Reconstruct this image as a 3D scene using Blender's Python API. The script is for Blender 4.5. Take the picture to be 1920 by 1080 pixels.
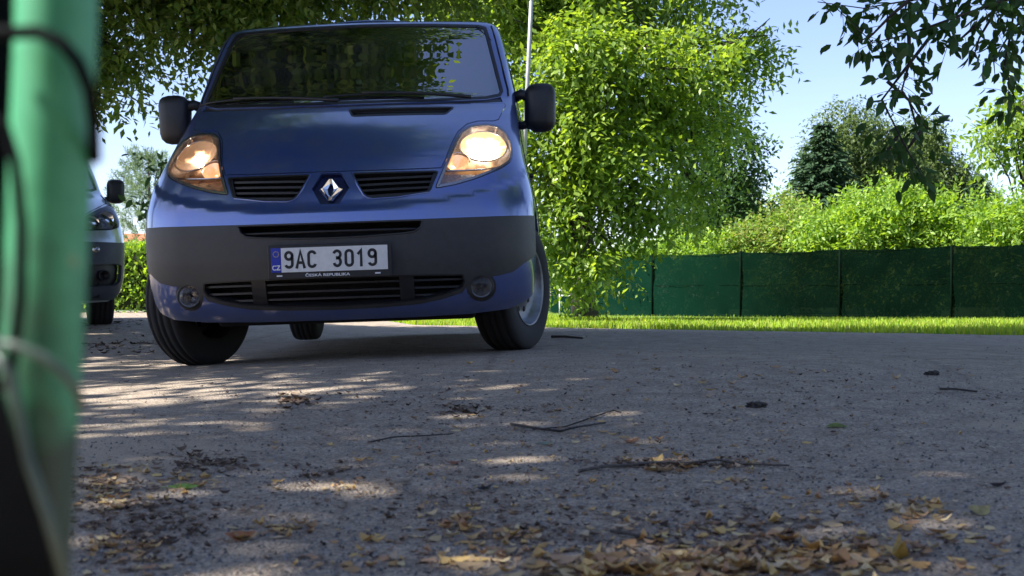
import bpy, bmesh, math, random
import numpy as np
from mathutils import Vector, Matrix
from mathutils.geometry import delaunay_2d_cdt
R = math.radians
for o in list(bpy.data.objects): bpy.data.objects.remove(o)
scn = bpy.context.scene
col = scn.collection
random.seed(7)
rng = np.random.default_rng(11)

# ---------------------------------------------------------------- camera
FPX = 2200.0
cam = bpy.data.cameras.new('camera')
cam.sensor_width = 36
cam.lens = FPX/1920*36
cam.shift_y = 20/1920
cam.clip_start = 0.02
cam.clip_end = 3000
cam.dof.use_dof = True
cam.dof.focus_distance = 6.0
cam.dof.aperture_fstop = 10.5
camo = bpy.data.objects.new('camera', cam)
camo.location = (0, 0, .33)
camo.rotation_euler = (R(90), 0, 0)
col.objects.link(camo)
scn.camera = camo
# ---------------------------------------------------------------- light
SUN = Vector((-.60, -.18, .76)).normalized()          # direction towards the sun
elev = math.asin(SUN.z)
az = math.atan2(SUN.x, SUN.y)
w = bpy.data.worlds.new('World'); scn.world = w; w.use_nodes = True
nt = w.node_tree
for n in list(nt.nodes): nt.nodes.remove(n)
sky = nt.nodes.new('ShaderNodeTexSky'); sky.sky_type = 'NISHITA'; sky.sun_disc = False
sky.sun_elevation = elev; sky.sun_rotation = az
sky.air_density = .9; sky.dust_density = .45; sky.ozone_density = 1.7
bg = nt.nodes.new('ShaderNodeBackground'); bg.inputs[1].default_value = .092
wo = nt.nodes.new('ShaderNodeOutputWorld')
tint = nt.nodes.new('ShaderNodeMix'); tint.data_type = 'RGBA'; tint.blend_type = 'MULTIPLY'; tint.inputs[0].default_value = 1
tint.inputs[7].default_value = (.98, .90, 1.0, 1)
nt.links.new(sky.outputs[0], tint.inputs[6]); nt.links.new(tint.outputs[2], bg.inputs[0]); nt.links.new(bg.outputs[0], wo.inputs[0])
sl = bpy.data.lights.new('sun', 'SUN'); sl.energy = 5.0; sl.angle = R(.55); sl.color = (1, .95, .86)
so = bpy.data.objects.new('sun', sl); col.objects.link(so)
so.rotation_euler = SUN.to_track_quat('Z', 'Y').to_euler()
so.location = (-20, 12, 30)
scn.view_settings.view_transform = 'Standard'
scn.view_settings.look = 'None'
scn.view_settings.exposure = 1.55
scn.view_settings.gamma = 1
scn.view_settings.use_curve_mapping = False

# ---------------------------------------------------------------- helpers
def M(name, color, rough=.6, metal=0, coat=0, spec=.5, emit=None, estr=0, noise=None, bump=None, trans=0):
    m = bpy.data.materials.new(name); m.use_nodes = True
    t = m.node_tree; b = t.nodes['Principled BSDF']
    c = tuple(color)+(1,)
    b.inputs['Base Color'].default_value = c
    b.inputs['Roughness'].default_value = rough
    b.inputs['Metallic'].default_value = metal
    b.inputs['Coat Weight'].default_value = coat
    b.inputs['Coat Roughness'].default_value = .04
    b.inputs['Specular IOR Level'].default_value = spec
    b.inputs['Transmission Weight'].default_value = trans
    if emit:
        b.inputs['Emission Color'].default_value = tuple(emit)+(1,)
        b.inputs['Emission Strength'].default_value = estr
    if noise or bump:
        tc = t.nodes.new('ShaderNodeTexCoord')
    if noise:
        sc, amt = noise
        nz = t.nodes.new('ShaderNodeTexNoise'); nz.inputs['Scale'].default_value = sc; nz.inputs['Detail'].default_value = 6
        t.links.new(tc.outputs['Object'], nz.inputs['Vector'])
        rp = t.nodes.new('ShaderNodeValToRGB')
        rp.color_ramp.elements[0].position = .3; rp.color_ramp.elements[1].position = .7
        rp.color_ramp.elements[0].color = tuple(x*(1-amt) for x in color)+(1,)
        rp.color_ramp.elements[1].color = tuple(min(1, x*(1+amt)) for x in color)+(1,)
        t.links.new(nz.outputs[0], rp.inputs[0]); t.links.new(rp.outputs[0], b.inputs['Base Color'])
        mr = t.nodes.new('ShaderNodeMapRange'); mr.inputs[3].default_value = rough*.8; mr.inputs[4].default_value = min(1, rough*1.25)
        t.links.new(nz.outputs[0], mr.inputs[0]); t.links.new(mr.outputs[0], b.inputs['Roughness'])
    if bump:
        sc, st = bump
        n2 = t.nodes.new('ShaderNodeTexNoise'); n2.inputs['Scale'].default_value = sc; n2.inputs['Detail'].default_value = 4
        t.links.new(tc.outputs['Object'], n2.inputs['Vector'])
        bp = t.nodes.new('ShaderNodeBump'); bp.inputs['Strength'].default_value = st; bp.inputs['Distance'].default_value = .01
        t.links.new(n2.outputs[0], bp.inputs['Height']); t.links.new(bp.outputs[0], b.inputs['Normal'])
    return m

def leafmat(name, cols, trans=.45, rough=.45, spec=.4):
    m = bpy.data.materials.new(name); m.use_nodes = True
    t = m.node_tree; b = t.nodes['Principled BSDF']; out = t.nodes['Material Output']
    g = t.nodes.new('ShaderNodeNewGeometry')
    rp = t.nodes.new('ShaderNodeValToRGB'); e = rp.color_ramp.elements
    e[0].position = 0; e[0].color = tuple(cols[0])+(1,)
    e[1].position = 1; e[1].color = tuple(cols[-1])+(1,)
    for i, c in enumerate(cols[1:-1]):
        q = e.new((i+1)/(len(cols)-1)); q.color = tuple(c)+(1,)
    t.links.new(g.outputs['Random Per Island'], rp.inputs[0])
    t.links.new(rp.outputs[0], b.inputs['Base Color'])
    b.inputs['Roughness'].default_value = rough
    b.inputs['Specular IOR Level'].default_value = spec
    if trans > 0:
        tr = t.nodes.new('ShaderNodeBsdfTranslucent')
        hs = t.nodes.new('ShaderNodeHueSaturation'); hs.inputs['Saturation'].default_value = 1.15; hs.inputs['Value'].default_value = 1.7
        hs.inputs['Hue'].default_value = .485
        t.links.new(rp.outputs[0], hs.inputs['Color']); t.links.new(hs.outputs[0], tr.inputs[0])
        mx = t.nodes.new('ShaderNodeMixShader'); mx.inputs[0].default_value = trans
        t.links.new(b.outputs[0], mx.inputs[1]); t.links.new(tr.outputs[0], mx.inputs[2])
        t.links.new(mx.outputs[0], out.inputs[0])
    return m

def mesh_obj(name, verts, faces, mat, parent=None, smooth=False):
    me = bpy.data.meshes.new(name)
    me.from_pydata([tuple(v) for v in verts], [], [tuple(f) for f in faces])
    me.materials.append(mat)
    if smooth: me.shade_smooth()
    o = bpy.data.objects.new(name, me); col.objects.link(o)
    if parent: o.parent = parent
    return o

def bm_obj(name, bm, mat, parent=None, smooth=False):
    me = bpy.data.meshes.new(name); bm.to_mesh(me); bm.free()
    me.materials.append(mat)
    if smooth: me.shade_smooth()
    o = bpy.data.objects.new(name, me); col.objects.link(o)
    if parent: o.parent = parent
    return o

def np_obj(name, V, F, mat, parent=None, smooth=False):
    """V (n,3), F (m,k) all faces of k corners"""
    me = bpy.data.meshes.new(name)
    k = F.shape[1]
    me.vertices.add(len(V)); me.vertices.foreach_set('co', V.astype(np.float32).ravel())
    me.loops.add(F.size); me.loops.foreach_set('vertex_index', F.astype(np.int32).ravel())
    me.polygons.add(len(F)); me.polygons.foreach_set('loop_start', np.arange(0, F.size, k, dtype=np.int32))
    me.update(calc_edges=True)
    me.materials.append(mat)
    if smooth: me.shade_smooth()
    o = bpy.data.objects.new(name, me); col.objects.link(o)
    if parent: o.parent = parent
    return o

def empty(name, loc=(0, 0, 0), rot=(0, 0, 0)):
    o = bpy.data.objects.new(name, None); o.location = loc; o.rotation_euler = rot
    o.empty_display_size = .2
    col.objects.link(o); return o

def tag(o, label=None, cat=None, group=None, kind=None):
    if label: o['label'] = label
    if cat: o['category'] = cat
    if group: o['group'] = group
    if kind: o['kind'] = kind
    return o

def box(bm, c, s, bev=0, rot=None):
    r = bmesh.ops.create_cube(bm, size=1)
    vs = r['verts']
    bmesh.ops.scale(bm, verts=vs, vec=s)
    if bev > 0:
        es = list({e for v in vs for e in v.link_edges})
        rb = bmesh.ops.bevel(bm, geom=es, offset=bev, segments=3, affect='EDGES', profile=.5)
        vs = list(set(rb['verts']) | {v for f in rb['faces'] for v in f.verts})
        # collect the island
        seen = set(vs); st = list(vs)
        while st:
            v = st.pop()
            for e in v.link_edges:
                q = e.other_vert(v)
                if q not in seen: seen.add(q); st.append(q)
        vs = list(seen)
    if rot: bmesh.ops.rotate(bm, verts=vs, cent=(0, 0, 0), matrix=rot)
    bmesh.ops.translate(bm, verts=vs, vec=c)
    return vs

def tube_data(pts, rad, seg=8, cap=True):
    pts = [Vector(p) for p in pts]; n = len(pts)
    if not hasattr(rad, '__len__'): rad = [rad]*n
    V = []; F = []
    up = Vector((.13, .21, .97))
    for i, p in enumerate(pts):
        d = (pts[min(n-1, i+1)]-pts[max(0, i-1)]).normalized()
        a = d.cross(up)
        if a.length < 1e-3: a = d.cross(Vector((1, 0, 0)))
        a.normalize(); b = d.cross(a)
        for k in range(seg):
            t = 2*math.pi*k/seg
            V.append(p+(a*math.cos(t)+b*math.sin(t))*rad[i])
    for i in range(n-1):
        for k in range(seg):
            k2 = (k+1) % seg
            F.append((i*seg+k, i*seg+k2, (i+1)*seg+k2, (i+1)*seg+k))
    if cap:
        F.append(tuple(range(seg-1, -1, -1))); F.append(tuple((n-1)*seg+k for k in range(seg)))
    return V, F

def tubes(name, paths, mat, parent=None, seg=8, smooth=True):
    V = []; F = []
    for pts, rad in paths:
        v, f = tube_data(pts, rad, seg)
        o = len(V); V += v; F += [tuple(i+o for i in q) for q in f]
    return mesh_obj(name, V, F, mat, parent, smooth)

def lathe(name, prof, mat, parent=None, seg=40, axis='X', loc=(0, 0, 0), smooth=True, close=False):
    """prof: list of (axial, radius)"""
    V = []; F = []
    n = len(prof)
    for a, r in prof:
        for k in range(seg):
            t = 2*math.pi*k/seg
            if axis == 'X': V.append((loc[0]+a, loc[1]+r*math.cos(t), loc[2]+r*math.sin(t)))
            elif axis == 'Y': V.append((loc[0]+r*math.cos(t), loc[1]+a, loc[2]+r*math.sin(t)))
            else: V.append((loc[0]+r*math.cos(t), loc[1]+r*math.sin(t), loc[2]+a))
    for i in range(n-1 if not close else n):
        for k in range(seg):
            k2 = (k+1) % seg; j = (i+1) % n
            F.append((i*seg+k, i*seg+k2, j*seg+k2, j*seg+k))
    return mesh_obj(name, V, F, mat, parent, smooth)

def smoothstep(a, b, x):
    t = np.clip((x-a)/(b-a), 0, 1); return t*t*(3-2*t)

def ground(x, y):
    """height of the land (works on arrays)"""
    x = np.asarray(x, float); y = np.asarray(y, float)
    near = smoothstep(2.2, 4.6, y)*(1-smoothstep(8.6, 11.5, y))
    g = near*(.035+np.where(x < -.8, .065, .033)*np.clip(x+.8, -1.0, 1.2))*(1-smoothstep(1.0, 4.5, x))
    g = g+.085*smoothstep(8.5, 11.5, y)*(1-smoothstep(-3.6, -1.2, x))
    g = g-.10*smoothstep(16, 24, y)*smoothstep(-1, 2.5, x)
    return g
def gz(x, y): return float(ground(x, y))
# ================================================================ THE SETTING
def asphalt():
    m = bpy.data.materials.new('old_asphalt'); m.use_nodes = True
    t = m.node_tree; b = t.nodes['Principled BSDF']; L = t.links
    tc = t.nodes.new('ShaderNodeTexCoord')
    def noise(sc, det=5, rough=.6):
        n = t.nodes.new('ShaderNodeTexNoise'); n.inputs['Scale'].default_value = sc
        n.inputs['Detail'].default_value = det; n.inputs['Roughness'].default_value = rough
        L.new(tc.outputs['Object'], n.inputs['Vector']); return n
    def ramp(src, p0, c0, p1, c1):
        r = t.nodes.new('ShaderNodeValToRGB'); e = r.color_ramp.elements
        e[0].position = p0; e[0].color = c0+(1,); e[1].position = p1; e[1].color = c1+(1,)
        L.new(src, r.inputs[0]); return r
    def mix(f, a, c, mode='MIX'):
        n = t.nodes.new('ShaderNodeMix'); n.data_type = 'RGBA'; n.blend_type = mode
        if isinstance(f, float): n.inputs[0].default_value = f
        else: L.new(f, n.inputs[0])
        L.new(a, n.inputs[6]); L.new(c, n.inputs[7]); return n.outputs[2]
    big = noise(1.1, 4); mid = noise(9, 6, .7); fine = noise(260, 3, .7)
    vor = t.nodes.new('ShaderNodeTexVoronoi'); vor.inputs['Scale'].default_value = 170
    L.new(tc.outputs['Object'], vor.inputs['Vector'])
    base = ramp(mid.outputs[0], .3, (.28, .228, .180), .72, (.50, .415, .335))
    agg = ramp(vor.outputs['Color'], .15, (.50, .50, .51), .9, (1.42, 1.4, 1.37))
    c1 = mix(.8, base.outputs[0], agg.outputs[0], 'MULTIPLY')
    sp = ramp(fine.outputs[0], .40, (.65, .65, .65), .66, (1.5, 1.48, 1.42))
    c2 = mix(.6, c1, sp.outputs[0], 'MULTIPLY')
    vc = t.nodes.new('ShaderNodeTexVoronoi'); vc.feature = 'DISTANCE_TO_EDGE'; vc.inputs['Scale'].default_value = .55
    wob = t.nodes.new('ShaderNodeMix'); wob.data_type = 'RGBA'; wob.inputs[0].default_value = .10
    L.new(tc.outputs['Object'], wob.inputs[6]); L.new(mid.outputs['Color'], wob.inputs[7]); L.new(wob.outputs[2], vc.inputs['Vector'])
    cr = ramp(vc.outputs['Distance'], .0, (.30, .29, .28), .010, (1., 1., 1.))
    c2 = mix(.38, c2, cr.outputs[0], 'MULTIPLY')
    # dusty sand lying in patches, thicker toward the near left
    dust = t.nodes.new('ShaderNodeRGB'); dust.outputs[0].default_value = (.46, .37, .27, 1)
    sep = t.nodes.new('ShaderNodeSeparateXYZ'); L.new(tc.outputs['Object'], sep.inputs[0])
    def mr(src, a, b_, c, d):
        n = t.nodes.new('ShaderNodeMapRange'); n.interpolation_type = 'SMOOTHSTEP'
        for i, v in enumerate((a, b_, c, d)): n.inputs[i+1].default_value = v
        L.new(src, n.inputs[0]); return n.outputs[0]
    def mth(op, a, c):
        n = t.nodes.new('ShaderNodeMath'); n.operation = op
        for i, v in enumerate((a, c)):
            if isinstance(v, float): n.inputs[i].default_value = v
            else: L.new(v, n.inputs[i])
        return n.outputs[0]
    left = mr(sep.outputs[0], -.25, -1.0, 0., 1.)
    near = mr(sep.outputs[1], 3.6, 1.4, 0., 1.)
    zone = mth('MULTIPLY', left, near)
    z2 = mth('MULTIPLY', zone, .38)
    bn = mth('ADD', big.outputs[0], z2)
    dm = mr(bn, .56, .72, 0., .9)
    gr = mth('MULTIPLY', dm, mr(mid.outputs[0], .25, .6, .35, 1.))
    c3 = mix(gr, c2, dust.outputs[0])
    L.new(c3, b.inputs['Base Color'])
    b.inputs['Roughness'].default_value = .82
    b.inputs['Specular IOR Level'].default_value = .35
    h = mth('ADD', mth('MULTIPLY', fine.outputs[0], .6), mth('MULTIPLY', vor.outputs['Distance'], 1.0))
    h2 = mth('ADD', h, mth('MULTIPLY', mid.outputs[0], 1.5))
    bp = t.nodes.new('ShaderNodeBump'); bp.inputs['Strength'].default_value = .9; bp.inputs['Distance'].default_value = .009
    L.new(h2, bp.inputs['Height']); L.new(bp.outputs[0], b.inputs['Normal'])
    return m
MAT_ASPHALT = asphalt()
MAT_SOIL = M('grassy_soil', (.05, .11, .018), .95, noise=(3, .35), bump=(40, .6))

def sheet(name, xs, ys, mat, lift, keep=None):
    X, Y = np.meshgrid(xs, ys); Z = ground(X, Y)+lift
    V = np.stack([X, Y, Z], -1).reshape(-1, 3)
    nx, ny = len(xs), len(ys)
    i = np.arange(ny-1)[:, None]*nx+np.arange(nx-1)[None, :]
    F = np.stack([i, i+1, i+nx+1, i+nx], -1).reshape(-1, 4)
    if keep is not None:
        c = V[F].mean(1); F = F[keep(c[:, 0], c[:, 1])]
    return np_obj(name, V, F, mat, smooth=True)
gx = np.concatenate([[-1500, -400, -120, -60, -35], np.arange(-24, 24.1, .5), [35, 60, 120, 400, 1500]])
gy = np.concatenate([[-400, -100, -30, -10, -4], np.arange(-1, 36, .5), [40, 50, 80, 150, 400, 2500]])
tag(sheet('ground', gx, gy, MAT_SOIL, 0), kind='structure')
# the yard: old asphalt whose far edge runs diagonally
EDGE = [(-60, 24.5), (-14, 24), (-3.2, 22), (-1.2, 14.6), (.42, 13.25), (2.5, 11.8), (4.54, 10.4), (12, 5.3), (30, -6)]
def edge_y(x):
    return np.interp(x, [e[0] for e in EDGE], [e[1] for e in EDGE])
rx = np.concatenate([[-60, -40, -28], np.arange(-20, 14.01, .12), [18, 24, 30]])
NR = 130
V = []; F = []
for i, x in enumerate(rx):
    ye = float(edge_y(x))+.05*math.sin(x*7.3)+.04*math.sin(x*17.1+1)
    y0 = -12
    for j in range(NR+1):
        t = (j/NR)
        y = y0+(ye-y0)*t
        V.append((x, y, gz(x, y)+.008-(.012 if j == NR else 0)))
for i in range(len(rx)-1):
    for j in range(NR):
        a = i*(NR+1)+j
        F.append((a, a+NR+1, a+NR+2, a+1))
tag(mesh_obj('asphalt_yard', V, F, MAT_ASPHALT, smooth=True), kind='structure')

# ---- grass
def blades(name, pts, h, wd, mat):
    n = len(pts)
    a = rng.uniform(0, 2*np.pi, n); l = rng.uniform(.15, .55, n)*h
    hh = h*rng.uniform(.6, 1.25, n)
    d = np.stack([np.cos(a), np.sin(a), np.zeros(n)], 1); s = np.stack([-np.sin(a), np.cos(a), np.zeros(n)], 1)
    w_ = (wd*rng.uniform(.7, 1.3, n))[:, None]
    p0 = pts-s*w_; p1 = pts+s*w_
    mid = pts+d*(l*.35)[:, None]+np.array([0, 0, 1])*(hh*.6)[:, None]
    tip = pts+d*l[:, None]+np.array([0, 0, 1])*hh[:, None]
    V = np.stack([p0, p1, mid+s*w_*.7, mid-s*w_*.7, tip, tip+s*w_*.1], 1).reshape(-1, 3)
    b = (np.arange(n)*6)[:, None]
    F = np.concatenate([b+np.array([[0, 1, 2, 3]]), b+np.array([[3, 2, 5, 4]])], 0)
    return np_obj(name, V, F, mat)
MAT_GRASS = leafmat('grass_blade', [(.14, .26, .03), (.24, .38, .035), (.36, .46, .06), (.30, .30, .09)], .4, .6, .2)
gp = []
N = 90000
x = rng.uniform(-3, 14, N); e = edge_y(x)
y = e-.06+rng.beta(1, 2.2, N)*18
k = np.ones(N, bool)
pts = np.stack([x, y, ground(x, y)-.004], 1)[k]
hh = .038+.035*np.sin(pts[:, 0]*1.7+pts[:, 1]*.9)**2
tag(blades('grass', pts, hh, .006, MAT_GRASS), kind='stuff', label='short bright green mown grass strip between the asphalt yard and the green net fence', cat='grass')
def interp(kn,x):
    # monotone cubic (fritsch-carlson)
    xs=[k[0] for k in kn]; ys=[k[1] for k in kn]; n=len(xs)
    if x<=xs[0]: return ys[0]
    if x>=xs[-1]: return ys[-1]
    d=[(ys[i+1]-ys[i])/(xs[i+1]-xs[i]) for i in range(n-1)]
    def m(i):
        if i==0: return d[0]
        if i==n-1: return d[-1]
        if d[i-1]*d[i]<=0: return 0
        w1=2*(xs[i+1]-xs[i])+(xs[i]-xs[i-1]); w2=(xs[i+1]-xs[i])+2*(xs[i]-xs[i-1])
        return (w1+w2)/(w1/d[i-1]+w2/d[i])
    i=0
    while x>xs[i+1]: i+=1
    h=xs[i+1]-xs[i]; t=(x-xs[i])/h
    return (2*t**3-3*t*t+1)*ys[i]+(t**3-2*t*t+t)*h*m(i)+(-2*t**3+3*t*t)*ys[i+1]+(t**3-t*t)*h*m(i+1)
def ss(a,b,x):
    t=max(0,min(1,(x-a)/(b-a))); return t*t*(3-2*t)
class Shell:
    def __init__(s,prof,wid,bow,rad,ledge=None,grow=.05):
        s.prof,s.wid,s.bow,s.rad,s.ledge,s.grow=prof,wid,bow,rad,ledge,grow
    def par(s,Z):
        W=interp(s.wid,Z); R0=interp(s.rad,Z); b=interp(s.bow,Z)
        wf=W-R0; f0=math.atan(2*b/wf); R=R0/(1-math.sin(f0)); L=R*(math.pi/2-f0)
        return W,wf,b,f0,R,L
    def pt(s,p,Z):
        W,wf,b,f0,R,L=s.par(Z); a=abs(p); Y=interp(s.prof,Z)
        if a<=wf: X=a; Y+=b*(a/wf)**2
        elif a<=wf+L:
            f=f0+(a-wf)/R; X=wf+R*(math.sin(f)-math.sin(f0)); Y+=b+R*(math.cos(f0)-math.cos(f))
        else:
            Y+=b+R*math.cos(f0)+(a-wf-L); X=W
            X+=s.grow*ss(0,1.2,a-wf-L)
        if s.ledge:
            z0,rise,dep,wd=s.ledge
            zr=z0+rise*(min(a,1.0)/.95)**3
            Y+=dep*ss(0,wd,Z-zr)*(1-ss(.90,1.15,Z))*(1-ss(.6,1.1,a-.35))
        return (X if p>=0 else -X, Y, Z)
    def pX(s,X,Z):   # front inverse (X->p)
        W,wf,b,f0,R,L=s.par(Z); a=abs(X)
        if a<=wf: q=a
        else:
            v=min(1,(a-wf)/R+math.sin(f0)); q=wf+R*(math.asin(v)-f0)
        return q if X>=0 else -q
    def pY(s,Y,Z):   # side inverse (Y->p) on the + side
        W,wf,b,f0,R,L=s.par(Z); y0=interp(s.prof,Z)+b+R*math.cos(f0)
        if Y>=y0: return wf+L+(Y-y0)
        c=math.cos(f0)-(Y-interp(s.prof,Z)-b)/R
        return wf+R*(math.acos(max(-1,min(1,c)))-f0)
PROF=[(.18,.16),(.22,.10),(.26,.06),(.32,.03),(.40,.010),(.50,0),(.60,.0),(.68,.010),(.76,.035),(.86,.085),(.93,.14),(1.0,.225),(1.1,.38),(1.2,.57),(1.28,.745),(1.34,.86),(1.40,.925),(1.6,1.115),(1.79,1.30),(1.83,1.355),(1.86,1.44),(1.88,1.58),(1.89,1.8)]
WID=[(.18,.86),(.3,.905),(.5,.92),(.7,.92),(.9,.89),(1.0,.875),(1.15,.865),(1.3,.86),(1.5,.83),(1.7,.80),(1.82,.77),(1.86,.75),(1.89,.69)]
BOW=[(.2,.09),(.5,.09),(.9,.10),(1.15,.13),(1.35,.10),(1.6,.08),(1.96,.07)]
RAD=[(.2,.26),(.5,.24),(.9,.22),(1.15,.18),(1.35,.13),(1.6,.10),(1.87,.10),(1.96,.1)]
BLUE=Shell(PROF,WID,BOW,RAD,(.685,.16,.028,.035))
# ================================================================ VEHICLE SHELL
def even_odd(p, z, poly):
    c = False; n = len(poly); j = n-1
    for i in range(n):
        xi, yi = poly[i]; xj, yj = poly[j]
        if (yi > z) != (yj > z) and p < (xj-xi)*(z-yi)/(yj-yi)+xi: c = not c
        j = i
    return c
def densify(poly, d=.02):
    out = []
    for i in range(len(poly)):
        a = poly[i]; b = poly[(i+1) % len(poly)]
        n = max(1, int(math.hypot(a[0]-b[0], a[1]-b[1])/d))
        for k in range(n): out.append((a[0]+(b[0]-a[0])*k/n, a[1]+(b[1]-a[1])*k/n))
    return out
def rounded(poly, r=.012, seg=4):
    out = []; n = len(poly)
    for i in range(n):
        p = Vector(poly[i]); a = Vector(poly[i-1]); b = Vector(poly[(i+1) % n])
        da = (a-p); db = (b-p); la, lb = da.length, db.length
        if la < 1e-6 or lb < 1e-6: continue
        q = min(r, la*.45, lb*.45)
        s = p+da/la*q; e = p+db/lb*q
        for k in range(seg+1):
            t = k/seg
            v = s*(1-t)**2+p*2*t*(1-t)+e*t*t
            out.append((v.x, v.y))
    return out
def scaled(poly, d):
    """inset (d>0) a polygon by moving vertices along the bisector"""
    n = len(poly); A = sum(poly[i-1][0]*poly[i][1]-poly[i][0]*poly[i-1][1] for i in range(n))
    sg = 1 if A > 0 else -1
    out = []
    for i in range(n):
        p = Vector(poly[i]); a = Vector(poly[i-1]); b = Vector(poly[(i+1) % n])
        u = (p-a); v = (b-p)
        if u.length < 1e-9 or v.length < 1e-9: out.append(tuple(p)); continue
        u.normalize(); v.normalize()
        nrm = Vector((-u.y-v.y, u.x+v.x))
        if nrm.length < 1e-6: out.append(tuple(p)); continue
        nrm.normalize(); c = max(.5, nrm.dot(Vector((-u.y, u.x))))
        q = p+nrm*(d*sg/c); out.append((q.x, q.y))
    return out

def surf(sh, p, Z, off):
    a = Vector(sh.pt(p, Z))
    if off == 0: return a
    e = .004
    du = Vector(sh.pt(p+e, Z))-Vector(sh.pt(p-e, Z)); dv = Vector(sh.pt(p, Z+e))-Vector(sh.pt(p, Z-e))
    n = du.cross(dv)            # points outward (towards -Y at the front)
    n.normalize()
    return a+n*off

def panel(name, sh, outers, holes, mat, parent=None, off=0., thick=.012, grid=.022, coarse=.09, pc=1.45, round_edge=True):
    loops = []
    for q in outers+holes: loops.append(densify(q, .02 if max(abs(v[0]) for v in q) < 1.7 else .05))
    pts = []; edges = []
    for lp in loops:
        b = len(pts); pts += [Vector(v) for v in lp]
        edges += [(b+i, b+(i+1) % len(lp)) for i in range(len(lp))]
    nb = len(pts)
    B = np.array([[v.x, v.y] for v in pts])
    allo = [v for q in outers for v in q]
    p0, p1 = min(v[0] for v in allo), max(v[0] for v in allo); z0, z1 = min(v[1] for v in allo), max(v[1] for v in allo)
    def lin(a, b, d): n = max(1, int((b-a)/d)); return [a+(b-a)*(i+.5)/n for i in range(n)]
    gp = []
    cz = lin(z0, z1, grid)
    inner = [p for p in lin(p0, p1, grid) if abs(p) < pc]
    for z in cz: gp += [(p, z) for p in inner]
    if p1 > pc or p0 < -pc:
        for z in lin(z0, z1, coarse):
            gp += [(p, z) for p in lin(p0, p1, coarse) if abs(p) >= pc]
    for (p, z) in gp:
        if not any(even_odd(p, z, o) for o in loops[:len(outers)]): continue
        if any(even_odd(p, z, h) for h in loops[len(outers):]): continue
        if np.min((B[:, 0]-p)**2+(B[:, 1]-z)**2) < (grid*.45)**2: continue
        pts.append(Vector((p, z)))
    ov, oe, of, _, _, _ = delaunay_2d_cdt(pts, edges, [], 0, 1e-6)
    fs = []
    for f in of:
        c = sum((ov[i] for i in f), Vector((0, 0)))/len(f)
        if any(even_odd(c.x, c.y, o) for o in loops[:len(outers)]) and not any(even_odd(c.x, c.y, h) for h in loops[len(outers):]):
            fs.append(tuple(f))
    V = [surf(sh, v.x, v.y, off) for v in ov]
    # make sure the faces look outward
    F = []
    for f in fs:
        a, b, c = (ov[i] for i in f[:3])
        ar = (b.x-a.x)*(c.y-a.y)-(c.x-a.x)*(b.y-a.y)
        F.append(f if ar > 0 else f[::-1])
    base_n = []
    for v in ov:
        e_ = .004
        q = (Vector(sh.pt(v.x+e_, v.y))-Vector(sh.pt(v.x-e_, v.y))).cross(Vector(sh.pt(v.x, v.y+e_))-Vector(sh.pt(v.x, v.y-e_)))
        base_n.append(q.normalized())
    # flange around the rim, as separate vertices so the face shading stays clean
    if thick > 0:
        cnt = {}
        for f in F:
            for i in range(len(f)):
                k = (f[i], f[(i+1) % len(f)])
                cnt[k] = 1
        rim = [k for k in cnt if (k[1], k[0]) not in cnt]
        m = {}
        for a, b in rim:
            for q in (a, b):
                if q not in m:
                    m[q] = (len(V), len(V)+1); v = ov[q]
                    V.append(surf(sh, v.x, v.y, off)); V.append(surf(sh, v.x, v.y, off-thick))
        for a, b in rim: F.append((m[b][0], m[a][0], m[a][1], m[b][1]))
    o = mesh_obj(name, V, F, mat, parent, smooth=True)
    me = o.data
    ns = [tuple(v.normal) for v in me.vertices]
    for i, q in enumerate(base_n): ns[i] = tuple(q)
    me.normals_split_custom_set_from_vertices(ns)
    return o

def mirr(poly): return [(-a, b) for a, b in poly][::-1]
def fx(sh, pts): return [(sh.pX(x, z), z) for x, z in pts]          # front coordinates (x, z)
def sy(sh, pts): return [(sh.pY(y, z), z) for y, z in pts]          # side coordinates (y, z)
def both(half):                                                      # half outline from centre top -> centre bottom
    return half+[(-a, b) for a, b in half[::-1] if abs(a) > 1e-6]
def arc(cy, cz, r, a0, a1, n=16): return [(cy+r*math.cos(R(a0+(a1-a0)*i/n)), cz+r*math.sin(R(a0+(a1-a0)*i/n))) for i in range(n+1)]
def interp_poly(a, b, n): return [(a[0]+(b[0]-a[0])*i/n, a[1]+(b[1]-a[1])*i/n) for i in range(n)]

def text(name, s, size, mat, parent, loc, sx=1., depth=.0008, bold=0., rot=(R(90), 0, 0), align='CENTER'):
    cu = bpy.data.curves.new(name, 'FONT'); cu.body = s; cu.size = size; cu.extrude = depth; cu.offset = bold
    cu.align_x = align; cu.align_y = 'CENTER'
    to = bpy.data.objects.new(name, cu); col.objects.link(to)
    dg = bpy.context.evaluated_depsgraph_get()
    me = bpy.data.meshes.new_from_object(to.evaluated_get(dg))
    bpy.data.objects.remove(to)
    me.name = name
    for v in me.vertices: v.co.x *= sx
    me.materials.clear(); me.materials.append(mat)
    o = bpy.data.objects.new(name, me); col.objects.link(o)
    o.parent = parent; o.location = loc; o.rotation_euler = rot
    return o

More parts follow.
